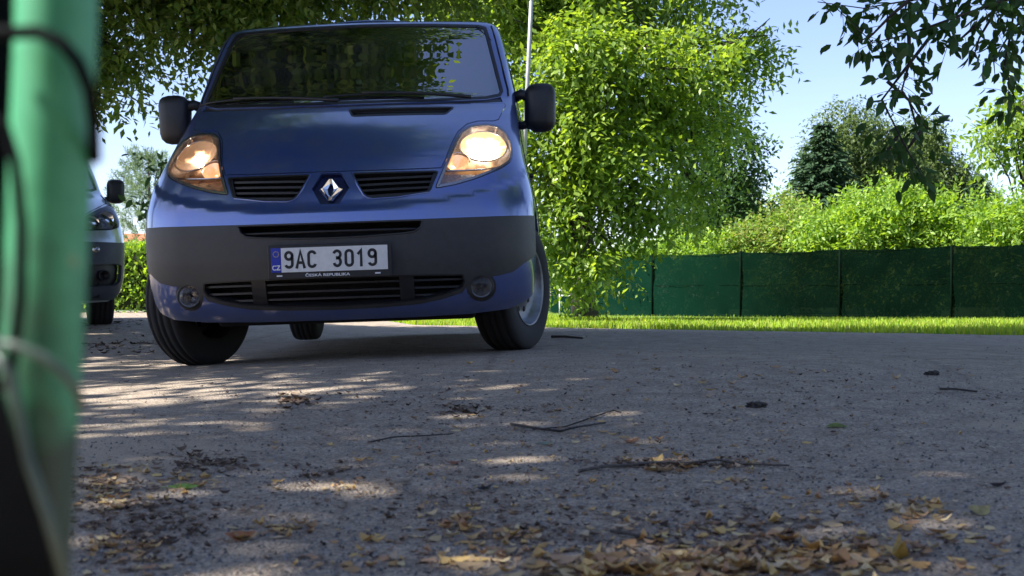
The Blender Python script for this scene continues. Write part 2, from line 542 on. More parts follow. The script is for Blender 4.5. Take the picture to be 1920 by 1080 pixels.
def glyph(name, ch, w_, h_, sw, mat, parent, loc):
    """heavy condensed plate lettering, built from thick strokes"""
    def ell(cx, cy, rx, ry, a0, a1, n=18): return [(cx+rx*math.cos(R(a0+(a1-a0)*i/n)), cy+ry*math.sin(R(a0+(a1-a0)*i/n))) for i in range(n+1)]
    a, b = w_/2-sw/2, h_/2-sw/2
    S = {'0': [ell(0, b-a, a, a, 0, 180)+ell(0, -b+a, a, a, 180, 360)+[(a, b-a)]],
         '1': [[(-a*.75, b*.45), (a*.25, b*.95), (a*.25, -b-sw/2)]],
         '3': [ell(0, b*.52, a, b*.48, 165, -88)+ell(0, -b*.46, a, b*.54, 88, -165)],
         '9': [ell(0, b-a*1.08, a, a*1.08, -8, 352)+[(a, b-a*1.3), (a, -b*.35)]+ell(0, -b+a*.95, a, a*.95, 0, -165)],
         'A': [[(-a*1.05, -b-sw/2), (0, b+sw*.2), (a*1.05, -b-sw/2)], [(-a*.62, -b*.42), (a*.62, -b*.42)]],
         'C': [ell(0, b-a, a, a, 12, 180)+ell(0, -b+a, a, a, 180, 348)]}[ch]
    V = []; F = []
    for k, st in enumerate(S):
        st = [Vector(p) for p in st]; n = len(st); o = len(V)
        for i, p in enumerate(st):
            d0 = (p-st[i-1]).normalized() if i else (st[1]-p).normalized()
            d1 = (st[i+1]-p).normalized() if i < n-1 else d0
            m_ = Vector((-(d0.y+d1.y), d0.x+d1.x))
            if m_.length < 1e-5: m_ = Vector((-d0.y, d0.x))
            m_.normalize(); c = max(.45, m_.dot(Vector((-d0.y, d0.x)))); q = m_*(sw/2/c)
            for e_, yy in ((q, -.0008-k*.0002), (-q, -.0008-k*.0002)): V.append((p.x+e_.x, yy, p.y+e_.y))
        for i in range(n-1): F.append((o+2*i+1, o+2*i+3, o+2*i+2, o+2*i))
    ob = mesh_obj(name, V, F, mat, parent); ob.location = loc
    return ob

def paint(name, color, flake=.5):
    m = bpy.data.materials.new(name); m.use_nodes = True
    t = m.node_tree; b = t.nodes['Principled BSDF']
    b.inputs['Metallic'].default_value = .55; b.inputs['Roughness'].default_value = .30
    b.inputs['Coat Weight'].default_value = 1.; b.inputs['Coat Roughness'].default_value = .05; b.inputs['Coat IOR'].default_value = 1.95
    tc = t.nodes.new('ShaderNodeTexCoord')
    n = t.nodes.new('ShaderNodeTexNoise'); n.inputs['Scale'].default_value = 1800; n.inputs['Detail'].default_value = 2
    t.links.new(tc.outputs['Object'], n.inputs['Vector'])
    r = t.nodes.new('ShaderNodeValToRGB'); e = r.color_ramp.elements
    e[0].position = .35; e[0].color = tuple(c*.8 for c in color)+(1,); e[1].position = .75; e[1].color = tuple(min(1, c*1.35) for c in color)+(1,)
    t.links.new(n.outputs[0], r.inputs[0])
    # thin road dust, heavier low down
    d = t.nodes.new('ShaderNodeTexNoise'); d.inputs['Scale'].default_value = 7; d.inputs['Detail'].default_value = 8; d.inputs['Roughness'].default_value = .7
    t.links.new(tc.outputs['Object'], d.inputs['Vector'])
    mr = t.nodes.new('ShaderNodeMapRange'); mr.inputs[1].default_value = .42; mr.inputs[2].default_value = .8; mr.inputs[4].default_value = .40
    t.links.new(d.outputs[0], mr.inputs[0])
    mx = t.nodes.new('ShaderNodeMix'); mx.data_type = 'RGBA'; t.links.new(mr.outputs[0], mx.inputs[0])
    t.links.new(r.outputs[0], mx.inputs[6]); mx.inputs[7].default_value = (.16, .15, .14, 1)
    t.links.new(mx.outputs[2], b.inputs['Base Color'])
    m2 = t.nodes.new('ShaderNodeMapRange'); m2.inputs[3].default_value = .04; m2.inputs[4].default_value = .16
    t.links.new(d.outputs[0], m2.inputs[0]); t.links.new(m2.outputs[0], b.inputs['Coat Roughness'])
    return m

def glass(name, tint=(.25, .32, .34), ior=1.75):
    m = bpy.data.materials.new(name); m.use_nodes = True
    t = m.node_tree; out = t.nodes['Material Output']; t.nodes.remove(t.nodes['Principled BSDF'])
    tr = t.nodes.new('ShaderNodeBsdfTransparent'); tr.inputs[0].default_value = tint+(1,)
    gl = t.nodes.new('ShaderNodeBsdfGlossy'); gl.inputs['Roughness'].default_value = .01
    fr = t.nodes.new('ShaderNodeFresnel'); fr.inputs['IOR'].default_value = ior
    tc = t.nodes.new('ShaderNodeTexCoord')
    n = t.nodes.new('ShaderNodeTexNoise'); n.inputs['Scale'].default_value = 5; n.inputs['Detail'].default_value = 5
    t.links.new(tc.outputs['Object'], n.inputs['Vector'])
    df = t.nodes.new('ShaderNodeBsdfDiffuse'); df.inputs[0].default_value = (.45, .45, .42, 1)
    mr = t.nodes.new('ShaderNodeMapRange'); mr.inputs[1].default_value = .35; mr.inputs[2].default_value = .9; mr.inputs[4].default_value = .06
    t.links.new(n.outputs[0], mr.inputs[0])
    mx = t.nodes.new('ShaderNodeMixShader'); t.links.new(fr.outputs[0], mx.inputs[0])
    t.links.new(tr.outputs[0], mx.inputs[1]); t.links.new(gl.outputs[0], mx.inputs[2])
    m3 = t.nodes.new('ShaderNodeMixShader'); t.links.new(mr.outputs[0], m3.inputs[0])
    t.links.new(mx.outputs[0], m3.inputs[1]); t.links.new(df.outputs[0], m3.inputs[2])
    t.links.new(m3.outputs[0], out.inputs[0])
    return m

def glow(name, core, edge, s_core, s_edge, stops=(.0, .45, 1.), scale=(1, 1, 1)):
    """a lit reflector: hot at its centre, falling off outward (object space, centre at origin)"""
    m = bpy.data.materials.new(name); m.use_nodes = True
    t = m.node_tree; b = t.nodes['Principled BSDF']
    b.inputs['Metallic'].default_value = .7; b.inputs['Roughness'].default_value = .25; b.inputs['Base Color'].default_value = (.6, .5, .4, 1)
    tc = t.nodes.new('ShaderNodeTexCoord'); mp = t.nodes.new('ShaderNodeMapping'); mp.inputs['Scale'].default_value = scale
    t.links.new(tc.outputs['Object'], mp.inputs[0])
    ln = t.nodes.new('ShaderNodeVectorMath'); ln.operation = 'LENGTH'; t.links.new(mp.outputs[0], ln.inputs[0])
    nz = t.nodes.new('ShaderNodeTexNoise'); nz.inputs['Scale'].default_value = 26; nz.inputs['Detail'].default_value = 3
    t.links.new(tc.outputs['Object'], nz.inputs['Vector'])
    ad = t.nodes.new('ShaderNodeMath'); ad.operation = 'MULTIPLY_ADD'; ad.inputs[1].default_value = .9; ad.inputs[2].default_value = -.45
    t.links.new(nz.outputs[0], ad.inputs[0])
    a2 = t.nodes.new('ShaderNodeMath'); a2.operation = 'ADD'; t.links.new(ln.outputs['Value'], a2.inputs[0]); t.links.new(ad.outputs[0], a2.inputs[1])
    r = t.nodes.new('ShaderNodeValToRGB'); e = r.color_ramp.elements
    e[0].position = stops[0]; e[0].color = core+(1,); e[1].position = stops[2]; e[1].color = edge+(1,)
    q = e.new(stops[1]); q.color = tuple((a+c)/2 for a, c in zip(core, edge))+(1,)
    t.links.new(a2.outputs[0], r.inputs[0]); t.links.new(r.outputs[0], b.inputs['Emission Color'])
    mr = t.nodes.new('ShaderNodeMapRange'); mr.interpolation_type = 'SMOOTHSTEP'
    mr.inputs[1].default_value = stops[0]; mr.inputs[2].default_value = stops[2]; mr.inputs[3].default_value = s_core; mr.inputs[4].default_value = s_edge
    t.links.new(a2.outputs[0], mr.inputs[0]); t.links.new(mr.outputs[0], b.inputs['Emission Strength'])
    return m

MT = dict(
    blue=paint('blue_metallic_paint', (.058, .100, .31)),
    silver=paint('silver_green_paint', (.52, .57, .55)),
    navy=M('recess_shade_navy', (.008, .014, .06), .35, noise=(40, .2)),  # for the badge recess, its deep shade painted into the colour
    grey=M('grey_bumper_plastic', (.034, .033, .032), .5, noise=(30, .15), bump=(500, .12)),
    dgrey=M('dark_bumper_plastic', (.05, .053, .065), .5, noise=(30, .15), bump=(500, .12)),
    black=M('black_plastic', (.012, .011, .012), .45, noise=(40, .3), bump=(300, .1)),
    slat=M('grille_slat_plastic', (.011, .010, .011), .4, noise=(60, .2)),
    void=M('dark_cavity', (.005, .004, .005), .9, noise=(20, .3)),
    rubber=M('tyre_rubber', (.018, .017, .017), .8, noise=(60, .35), bump=(180, .25)),
    chrome=M('chrome', (.75, .76, .78), .12, 1, noise=(50, .08)),
    steel=M('steel_rim', (.20, .205, .21), .4, .8, noise=(25, .2)),
    plate=M('plate_white', (.62, .62, .60), .45, noise=(60, .06)),
    pblue=M('plate_blue', (.01, .03, .32), .45, noise=(60, .1)),
    letter=M('plate_lettering', (.008, .008, .01), .5, noise=(60, .2)),
    white=M('white_lettering', (.7, .7, .7), .5, noise=(60, .05)),
    lensrim=M('headlight_bezel', (.42, .40, .40), .2, .85, noise=(40, .1)),
    hous=M('headlight_housing', (.30, .24, .20), .28, .8, noise=(30, .3)),
    amber=M('amber_indicator', (.75, .28, .05), .25, noise=(90, .35)),
    glass=glass('windscreen_glass', (.045, .055, .055), 5.5),
    sglass=glass('side_glass', (.05, .07, .07), 1.6),
    lens=glass('clear_lens', (.93, .93, .92), 1.35),
    cloth=M('seat_cloth', (.05, .05, .055), .9, noise=(40, .3)),
    dash=M('dashboard_plastic', (.05, .055, .055), .6, noise=(30, .2)),
    paper=M('paper_sheet', (.55, .62, .56), .8, noise=(15, .08)),
)

def make_wheel(parent, cx, cy, cz, side, steer, r=.335, wdt=.205, rimr=.205):
    """side=+1: outer face towards +X"""
    w0 = lathe('wheel', [(-.02, .05), (.062, .05), (.068, .085), (.05, .10), (.045, .15), (.052, .165), (.055, .185), (.088, .198), (.098, .206), (.09, .209), (.06, .196), (-.07, .19), (-.085, .208)], MT['steel'], parent, seg=48)
    prof = []
    hw = wdt/2
    for a, rr in [(-.42, rimr-.004), (-.485, .225), (-.5, .265), (-.485, .30), (-.44, .322), (-.36, .332), (-.28, .335), (-.26, .328), (-.22, .328), (-.20, .336), (-.08, .3375), (-.06, .329), (-.02, .329), (0, .3375), (.08, .3375), (.10, .329), (.14, .329), (.16, .3365), (.28, .335), (.30, .328), (.34, .328), (.36, .332), (.44, .322), (.485, .30), (.5, .265), (.485, .225), (.42, rimr-.004)]:
        prof.append((a*wdt, rr*r/.3375))
    ty = lathe('tyre', prof, MT['rubber'], w0, seg=72)
    hub = lathe('hub_cap', [(.066, .001), (.075, .02), (.074, .045), (.066, .056), (.05, .06)], MT['black'], w0, seg=28)
    for k in range(10):
        bm = bmesh.new()
        a = 2*math.pi*k/10
        bmesh.ops.create_cone(bm, cap_ends=True, segments=14, radius1=.016, radius2=.014, depth=.006,
                              matrix=Matrix.Translation((.0475, .126*math.cos(a), .126*math.sin(a))) @ Matrix.Rotation(R(90), 4, 'Y'))
        bm_obj('vent_hole', bm, MT['void'], w0)
    w0.location = (cx, cy, cz)
    w0.rotation_euler = (0, 0, (0 if side > 0 else math.pi)+steer)
    return w0

def rhomb_badge(name, mat, parent, loc, tilt):
    """raised diamond ring with a folded ridge"""
    V = []; F = []
    def ring(w_, h_, y):
        c = .17
        return [(-w_*c, y, h_*(1-c)), (w_*c, y, h_*(1-c)), (w_, y, 0), (w_*c, y, -h_*(1-c)), (-w_*c, y, -h_*(1-c)), (-w_, y, 0)]
    o = ring(.054, .072, 0); m_ = ring(.036, .055, -.016); i_ = ring(.014, .034, -.003); b_ = ring(.014, .034, .004)
    # the diamond's folded look: top-left limb and bottom-right limb reach past each other
    V = o+m_+i_+b_
    for k in range(6):
        k2 = (k+1) % 6
        for s in range(3): F.append((s*6+k, s*6+k2, s*6+6+k2, s*6+6+k))
    ob = mesh_obj(name, V, F, mat, parent)
    ob.location = loc; ob.rotation_euler = (tilt, 0, 0)
    return ob

def headlamp(sh, van, H, lit, side, cfg):
    """H: outline in (p, z) on the +p side, or already mirrored"""
    s = side
    hole = rounded(H, .02)
    # bezel strip between body and lens
    bz = panel('headlight', sh, [scaled(hole, .004)], [scaled(hole, .016)], MT['lensrim'], van, off=.001, thick=.10, grid=.03)
    panel('housing', sh, [scaled(hole, .004)], [], MT['hous'], bz, off=-.095, thick=0, grid=.03)
    panel('lens', sh, [scaled(hole, .005)], [], MT['lens'], bz, off=.004, thick=.0, grid=.02)
    # main reflector, a squashed bowl
    c = cfg['main']
    def on(x, z, off): return surf(sh, s*sh.pX(x, z), z, off)
    def bowl(name, cx, cz, rx, rz, off, depth, mat, n=32, m=8):
        V = []; F = []; o0 = on(cx, cz, off)
        for i in range(m+1):
            t = i/m
            for k in range(n):
                a = 2*math.pi*k/n
                V.append(on(cx+rx*t*math.cos(a), cz+rz*t*math.sin(a), off-depth*(1-t*t))-o0)
        for i in range(m):
            for k in range(n):
                k2 = (k+1) % n
                F.append((i*n+k, i*n+k2, (i+1)*n+k2, (i+1)*n+k))
        o = mesh_obj(name, V, F, mat, bz, smooth=True); o.location = o0; return o
    bowl('reflector', c[0], c[1], c[2], c[3], -.022, .05, lit['main'])
    V, F = tube_data([on(c[0]+c[2]*math.cos(a), c[1]+c[3]*math.sin(a), -.018) for a in [2*math.pi*k/40 for k in range(41)]], .004, 6)
    mesh_obj('reflector_rim', V, F, MT['lensrim'], bz, smooth=True)
    d = cfg['small']
    bowl('position_lamp', d[0], d[1], d[2], d[3], -.020, .03, lit['small'])
    V, F = tube_data([on(d[0]+d[2]*1.1*math.cos(a), d[1]+d[3]*1.15*math.sin(a), -.015) for a in [math.pi*k/20 for k in range(21)]], .0035, 6)
    mesh_obj('position_lamp_rim', V, F, MT['chrome'], bz, smooth=True)
    V, F = tube_data([on(x, z, -.012) for x, z in cfg['ledge']], .005, 6)
    mesh_obj('ledge', V, F, MT['chrome'], bz, smooth=True)
    q = cfg['ind']
    pl = fx(sh, q) if s > 0 else mirr(fx(sh, q))
    panel('indicator', sh, [rounded(pl, .01)], [], lit['ind'], bz, off=-.03, thick=.02, grid=.03)
    # bulb
    lathe('bulb', [(-.02, .001), (-.017, .007), (-.005, .009), (.02, .010), (.03, .012)], lit['bulb'], bz, seg=16, axis='Y', loc=tuple(on(c[0], c[1], -.05)))
    return bz
# ================================================================ THE BLUE VAN
VAN = empty('blue_van', (-.80+math.sin(R(1.9))*.295, 5.2, .33-math.cos(R(1.9))*.295), (0, R(-1.9), 0))
tag(VAN, 'dark blue panel van facing the camera with both headlights lit and number plate 9AC 3019', 'van')
sh = BLUE
HL = [(.465, .777), (.485, .83), (.506, .886), (.53, .955), (.555, 1.03), (.582, 1.09), (.627, 1.126), (.70, 1.138), (.757, 1.128), (.797, 1.095), (.822, 1.035), (.828, .976), (.817, .917), (.773, .878), (.717, .85), (.644, .819), (.555, .793)]
HLr = fx(sh, HL)
GRr = rounded(fx(sh, [(.092, .862), (.122, .80), (.150, .752), (.19, .737), (.30, .742), (.448, .764), (.46, .80), (.487, .866)]), .02)
HEX = [(.045, .864), (.084, .792), (.042, .718), (-.042, .718), (-.084, .792), (-.045, .864)]
# windscreen aperture
WS = [(0, 1.283), (.40, 1.290), (.70, 1.312), (.775, 1.335), (.790, 1.37), (.765, 1.50), (.742, 1.62), (.720, 1.74), (.705, 1.80), (.66, 1.815), (.35, 1.822), (0, 1.826)]
def wsx(l): return [(sh.pX(x, z), z) for x, z in l]
WSh = both(wsx(WS)) if False else (wsx(WS)+[(-a, b) for a, b in wsx(WS)[::-1][1:-1]])
YA = .50
arch_f = arc(.835, .335, .385, 160, 20, 14)
arch_r = arc(3.93, .335, .385, 160, 20, 14)
side_bot = sy(sh, [(.47, .30)]+arch_f+[(1.21, .23), (2.0, .205), (3.55, .205)]+arch_r+[(4.32, .30), (4.78, .32)])
low = fx(sh, [(0, .197), (.35, .199), (.6, .205), (.78, .222)])
top = [(sh.pY(4.78, 1.885), 1.885)]
half = low+side_bot+top
outer = half+[(-a, b) for a, b in half[::-1]]
outer = [v for i, v in enumerate(outer) if i == 0 or (abs(v[0]-outer[i-1][0])+abs(v[1]-outer[i-1][1])) > 1e-5]
# grey bumper outline (closed, symmetric)
gb = fx(sh, [(0, .634), (.40, .637), (.70, .643), (.86, .650)])+sy(sh, [(.30, .655), (.475, .66), (.47, .54), (.36, .475)])+fx(sh, [(.86, .43), (.81, .392), (.74, .375)])
fogc = (.662, .328)
gb += fx(sh, [(fogc[0]+.068*math.cos(R(a)), fogc[1]+.068*math.sin(R(a))) for a in range(40, -200, -20)])
gb += fx(sh, [(.575, .302), (.48, .275), (.38, .257), (.20, .247), (0, .244)])
GB = gb+[(-a, b) for a, b in gb[::-1][1:-1]]
# hood outline
hd = fx(sh, [(0, .870), (.20, .870), (.40, .873), (.487, .877), (.51, .90)])
hd += [(a-.000, b) for a, b in scaled(HLr, -.006)[3:7]]
hd = fx(sh, [(0, .870), (.20, .870), (.40, .873), (.496, .877), (.515, .92), (.542, 1.01), (.568, 1.078), (.61, 1.128), (.66, 1.148), (.735, 1.152), (.762, 1.165), (.782, 1.22), (.800, 1.27), (.795, 1.289), (.70, 1.279), (.40, 1.262), (0, 1.256)])
HD = hd+[(-a, b) for a, b in hd[::-1][1:-1]]
# side windows
def side_win(y0, y1, zt=1.72, zb=1.27, slant=.0, front=None):
    q = [(y0, zb), (y1, zb), (y1, zt), (y0+slant, zt)]
    return rounded(sy(sh, q), .04)
WIN = [side_win(1.22, 2.20, 1.70, 1.27, .36), side_win(2.45, 3.50), side_win(3.62, 4.6)]
holes = [WSh, HD, GB, rounded(HLr, .02), mirr(rounded(HLr, .02)), GRr, mirr(GRr), HEX]
for q in WIN: holes += [q, mirr(q)]
# dark cowl strip under the glass
cw = fx(sh, [(0, 1.260), (.40, 1.266), (.70, 1.283), (.785, 1.296), (.775, 1.331), (.70, 1.308), (.40, 1.286), (0, 1.279)])
CW = cw+[(-a, b) for a, b in cw[::-1][1:-1]]
holes.append(CW)
body = panel('body', sh, [outer], holes, MT['blue'], VAN)
# rear and roof closing panels
def ringpts(z, y_end):
    W_, wf, b_, f0, R_, L_ = sh.par(z)
    pe = sh.pY(y_end, z)
    return [Vector(sh.pt(-pe+2*pe*i/80, z)) for i in range(81)]
rp = ringpts(1.885, 4.78)
V = []; F = []
for i in range(41):
    a = rp[i]; b = rp[80-i]
    for j in range(9):
        t = j/8; q = a.lerp(b, t); q.z += .05*math.sin(math.pi*t)**.7*min(1, i/6 if i < 6 else 1, (40-i)/4+.01)
        V.append(q)
for i in range(40):
    for j in range(8): F.append((i*9+j, (i+1)*9+j, (i+1)*9+j+1, i*9+j+1))
mesh_obj('roof', V, F, MT['blue'], body, smooth=True)
rc = [Vector(sh.pt(s*sh.pY(4.78, z), z)) for s, zs in ((1, [.32, .6, .9, 1.2, 1.5, 1.7, 1.885]), (-1, [1.885, 1.7, 1.5, 1.2, .9, .6, .32])) for z in zs]
mesh_obj('rear_door', rc, [tuple(range(len(rc)))], MT['blue'], VAN)
# inner dark liner behind every opening of the nose
ln = fx(sh, [(0, .22), (.6, .225), (.80, .27)])+fx(sh, [(.83, .6), (.82, .9), (.80, 1.15), (.79, 1.27), (.4, 1.27), (0, 1.27)])
LN = ln+[(-a, b) for a, b in ln[::-1][1:-1]]
liner = panel('nose_liner', sh, [LN], [], MT['void'], body, off=-.11, thick=0, grid=.05)
# hood with its air slot
vent = rounded(fx(sh, [(.022, 1.233), (.05, 1.187), (.50, 1.196), (.535, 1.243)]), .012)
hood = panel('hood', sh, [scaled(HD, .0035)], [vent], MT['blue'], VAN, off=.0015)
vn = panel('hood_vent', sh, [scaled(vent, -.002)], [], MT['void'], hood, off=-.03, thick=0)
panel('vent_frame', sh, [scaled(vent, -.006)], [scaled(vent, .003)], MT['black'], hood, off=.003, thick=.03)
for k in range(3):
    z = 1.199+.013*k
    V, F = tube_data([surf(sh, sh.pX(x, z+.008*(x/.5)), z+.008*(x/.5), -.012) for x in np.linspace(.055, .505, 12)], .0035, 5)
    mesh_obj('slat', V, F, MT['black'], vn, smooth=True)
# cowl
panel('cowl', sh, [scaled(CW, .001)], [], MT['black'], VAN, off=-.006)
# glass
ws = panel('windscreen', sh, [scaled(WSh, .002)], [], MT['glass'], VAN, off=-.003, thick=0)
panel('windscreen_seal', sh, [scaled(WSh, .001)], [scaled(WSh, .020)], MT['black'], ws, off=.001, thick=.01)
# dark band (frit) at the screen foot
fr = fx(sh, [(0, 1.293), (.40, 1.300), (.68, 1.318), (.745, 1.342), (.745, 1.352), (.66, 1.338), (.40, 1.318), (0, 1.309)])
panel('frit_band', sh, [fr+[(-a, b) for a, b in fr[::-1][1:-1]]], [], MT['black'], ws, off=-.006, thick=0)
for q in WIN:
    for g in (q, mirr(q)):
        o = panel('side_window', sh, [scaled(g, .002)], [], MT['sglass'], VAN, off=-.004, thick=0, pc=1.2)
# pillar trim line beside the glass
for s in (1, -1):
    pth = [surf(sh, s*(sh.pX(x, z)+.035), z, .002) for x, z in [(.79, 1.345), (.79, 1.38), (.765, 1.50), (.742, 1.62), (.720, 1.74), (.705, 1.81)]]
    tubes('pillar_seal', [(pth, .0045)], MT['black'], body, 6)
# grilles
def slats(parent, zs, x0f, x1f, off, mir, mat, r=.006, depth=.03):
    for z0 in zs:
        pts = []
        for i in range(14):
            t = i/13; x = x0f(z0)+(x1f(z0)-x0f(z0))*t; z = z0+.012*t
            pts.append((x, z))
        V = []; F = []
        for x, z in pts:
            a = surf(sh, sh.pX(x, z), z, off)
            for dy, dz in ((0, -r), (0, r*.6), (depth, r*1.6), (depth, r*.2)):
                V.append((mir*a.x, a.y+dy, a.z+dz))
        for i in range(13):
            for k in range(4):
                k2 = (k+1) % 4; F.append((i*4+k, i*4+k2, (i+1)*4+k2, (i+1)*4+k))
        F += [(0, 1, 2, 3), (52, 53, 54, 55)]
        mesh_obj('slat', V, F, mat, parent)
for s in (1, -1):
    g = GRr if s > 0 else mirr(GRr)
    f = panel('grille', sh, [scaled(g, .001)], [scaled(g, .008)], MT['slat'], VAN, off=.001, thick=.05)
    slats(f, [.755, .782, .809, .836], lambda z: .10+(.862-z)*.42, lambda z: .452+(z-.76)*.33, -.012, s, MT['slat'])
    # end filler beside the lamp
    q = rounded(fx(sh, [(.433, .765), (.452, .768), (.487, .862), (.462, .862)]), .005)
    panel('grille_end', sh, [q if s > 0 else mirr(q)], [], MT['slat'], f, off=-.004)
    # bright edge of the painted surround
    ed = [surf(sh, s*sh.pX(x, z), z, .001) for x, z in [(.094, .860), (.122, .80), (.149, .754), (.165, .742), (.19, .736), (.30, .741), (.44, .762)]]
    tubes('surround_edge', [(ed, .004)], MT['blue'], body, 6)
# badge in its hexagonal recess
rec = panel('badge_recess', sh, [scaled(HEX, .001)], [], MT['navy'], body, off=-.030, thick=0)
bmv = [surf(sh, a, b, 0) for a, b in HEX]; bmi = [surf(sh, a, b, -.031) for a, b in HEX]
mesh_obj('recess_wall', bmv+bmi, [(i, (i+1) % 6, 6+(i+1) % 6, 6+i) for i in range(6)], MT['navy'], body)
bc = surf(sh, 0, .792, -.012)
rhomb_badge('badge', MT['chrome'], VAN, bc, R(-22))
# grey bumper cover with its openings
sl = rounded(fx(sh, [(.405, .626), (.40, .605), (.375, .583), (.32, .575), (.15, .566), (0, .563)]), .012)
slot = fx(sh, [(0, .628), (.25, .629), (.412, .630), (.405, .602), (.375, .582), (.32, .575), (.15, .566), (0, .563)])
SLOT = rounded(slot+[(-a, b) for a, b in slot[::-1][1:-1]], .006)
lg = fx(sh, [(0, .392), (.40, .390), (.585, .386), (.592, .35), (.575, .322), (.50, .297), (.40, .276), (.25, .264), (0, .259)])
LG = rounded(lg+[(-a, b) for a, b in lg[::-1][1:-1]], .008)
fog = fx(sh, [(fogc[0]+.05*math.cos(R(a)), fogc[1]+.05*math.sin(R(a))) for a in range(0, 360, 15)])
bump = panel('bumper', sh, [scaled(GB, .0015)], [SLOT, LG, fog, mirr(fog)], MT['grey'], VAN, off=.002, thick=.03)
# slot lip
ed = [surf(sh, sh.pX(x, z), z, .003) for x, z in [(-.41, .628), (-.403, .602), (-.375, .582), (-.32, .575), (-.15, .566), (0, .563), (.15, .566), (.32, .575), (.375, .582), (.403, .602), (.41, .628)]]
tubes('slot_lip', [(ed, .004)], MT['grey'], bump, 6)
for z0 in (.595,):
    V, F = tube_data([surf(sh, sh.pX(x, z0), z0, -.02) for x in np.linspace(-.40, .40, 24)], .007, 6)
    mesh_obj('slat', V, F, MT['black'], bump, smooth=True)
# lower grille slats and uprights
lgr = panel('lower_grille', sh, [LG], [scaled(LG, .006)], MT['slat'], VAN, off=.0, thick=.04)
for z0 in (.290, .325, .360):
    xm = .585 if z0 > .32 else (.56 if z0 > .30 else .465)
    V = []; F = []
    xs = np.linspace(-xm, xm, 30)
    for x in xs:
        a = surf(sh, sh.pX(x, z0), z0, -.018)
        for dy, dz in ((0, -.004), (0, .005), (.03, .010), (.03, 0)): V.append((a.x, a.y+dy, a.z+dz))
    for i in range(29):
        for k in range(4):
            k2 = (k+1) % 4; F.append((i*4+k, i*4+k2, (i+1)*4+k2, (i+1)*4+k))
    mesh_obj('slat', V, F, MT['slat'], lgr)
for s in (1, -1):
    q = fx(sh, [(.300, .268), (.365, .274), (.365, .388), (.300, .388)])
    panel('upright', sh, [q if s > 0 else mirr(q)], [], MT['slat'], lgr, off=-.008, thick=.02)
# fog lamps
for s in (1, -1):
    c0 = surf(sh, s*sh.pX(*fogc), fogc[1], 0)
    fo = lathe('fog_lamp', [(-.004, .046), (-.008, .052), (-.002, .057), (.03, .055)], MT['black'], VAN, seg=36, axis='Y', loc=(c0.x, c0.y, c0.z))
    lathe('reflector', [(.035, .001), (.030, .015), (.012, .034), (-.002, .046)], MT['lensrim'], fo, seg=30, axis='Y', loc=(c0.x, c0.y, c0.z))
    lathe('lens', [(-.010, .001), (-.009, .02), (-.005, .038), (.0, .046)], MT['lens'], fo, seg=30, axis='Y', loc=(c0.x, c0.y, c0.z))
    lathe('bulb_shield', [(-.002, .001), (.0, .010), (.02, .012)], MT['slat'], fo, seg=18, axis='Y', loc=(c0.x, c0.y, c0.z))
    fo.rotation_euler = (0, 0, 0)
# number plate
pc = Vector(sh.pt(0, .47)); py = pc.y-.022
bm = bmesh.new(); box(bm, (0, py+.006, .462), (.545, .014, .152), .004)
pf = bm_obj('plate_holder', bm, MT['black'], VAN)
bm = bmesh.new(); box(bm, (.0225, py-.0035, .471), (.470, .003, .108), .001)
npl = bm_obj('number_plate', bm, MT['plate'], VAN)
bm = bmesh.new(); box(bm, (-.235, py-.0035, .471), (.044, .003, .108), .001)
bm_obj('plate_band', bm, MT['pblue'], npl)
tz = .472
for ch, x in zip('9AC3019', (-.178, -.127, -.076, .035, .088, .137, .190)):
    glyph('plate_text', ch, .042 if ch != 'A' else .046, .079, .0125, MT['letter'], npl, (x, py-.0052, tz))
text('band_text', 'CZ', .030, MT['white'], npl, (-.235, py-.0055, .437), sx=.9, bold=.0006)
bm = bmesh.new()
for k in range(12):
    a = 2*math.pi*k/12
    bmesh.ops.create_cone(bm, cap_ends=True, segments=5, radius1=.0022, radius2=.0022, depth=.001, matrix=Matrix.Translation((-.235+.012*math.cos(a), py-.0055, .498+.012*math.sin(a))) @ Matrix.Rotation(R(90), 4, 'X'))
bm_obj('band_stars', bm, M('star_yellow', (.5, .42, .08), .6, noise=(40, .1)), npl)
text('holder_text', '\u010cESK\u00c1 REPUBLIKA', .0165, MT['white'], pf, (-.01, py-.0025, .401), sx=1.45, bold=.0003)
for x in (-.222, .212):
    bm = bmesh.new(); box(bm, (x, py-.003, .402), (.024, .002, .006)); bm_obj('holder_clip', bm, MT['white'], pf)
# headlights
gR = glow('lit_reflector_bright', (1, .93, .78), (1, .55, .16), 5, .5, (.25, .6, 1.), (9.5, 1, 14))
gL = glow('lit_reflector_warm', (1, .78, .52), (.80, .30, .09), 3.6, .10, (.08, .28, .66), (9.5, 1, 14))
sm = M('lit_position_lamp', (.7, .5, .35), .2, .8, emit=(1, .5, .22), estr=.35, noise=(70, .4))
sm2 = M('lit_position_lamp_dim', (.7, .45, .3), .2, .8, emit=(1, .45, .2), estr=.4, noise=(70, .4))
bl = M('lit_bulb', (1, 1, 1), .3, emit=(1, .9, .75), estr=14, noise=(40, .05))
indR = M('clear_indicator', (.30, .29, .30), .25, .6, noise=(90, .3), bump=(200, .4))
indL = M('amber_tinted_indicator', (.42, .25, .12), .22, .7, noise=(45, .6), bump=(120, .8))
cfg = dict(main=(.695, 1.015, .115, .088), small=(.572, .920, .050, .045),
           ledge=[(.50, .872), (.58, .873), (.68, .878), (.75, .888)],
           ind=[(.483, .797), (.56, .808), (.68, .842), (.725, .862), (.60, .866), (.505, .866)])
headlamp(sh, VAN, HLr, dict(main=gR, small=sm, ind=indR, bulb=bl), 1, cfg)
headlamp(sh, VAN, mirr(HLr), dict(main=gL, small=sm2, ind=indL, bulb=bl), -1, cfg)
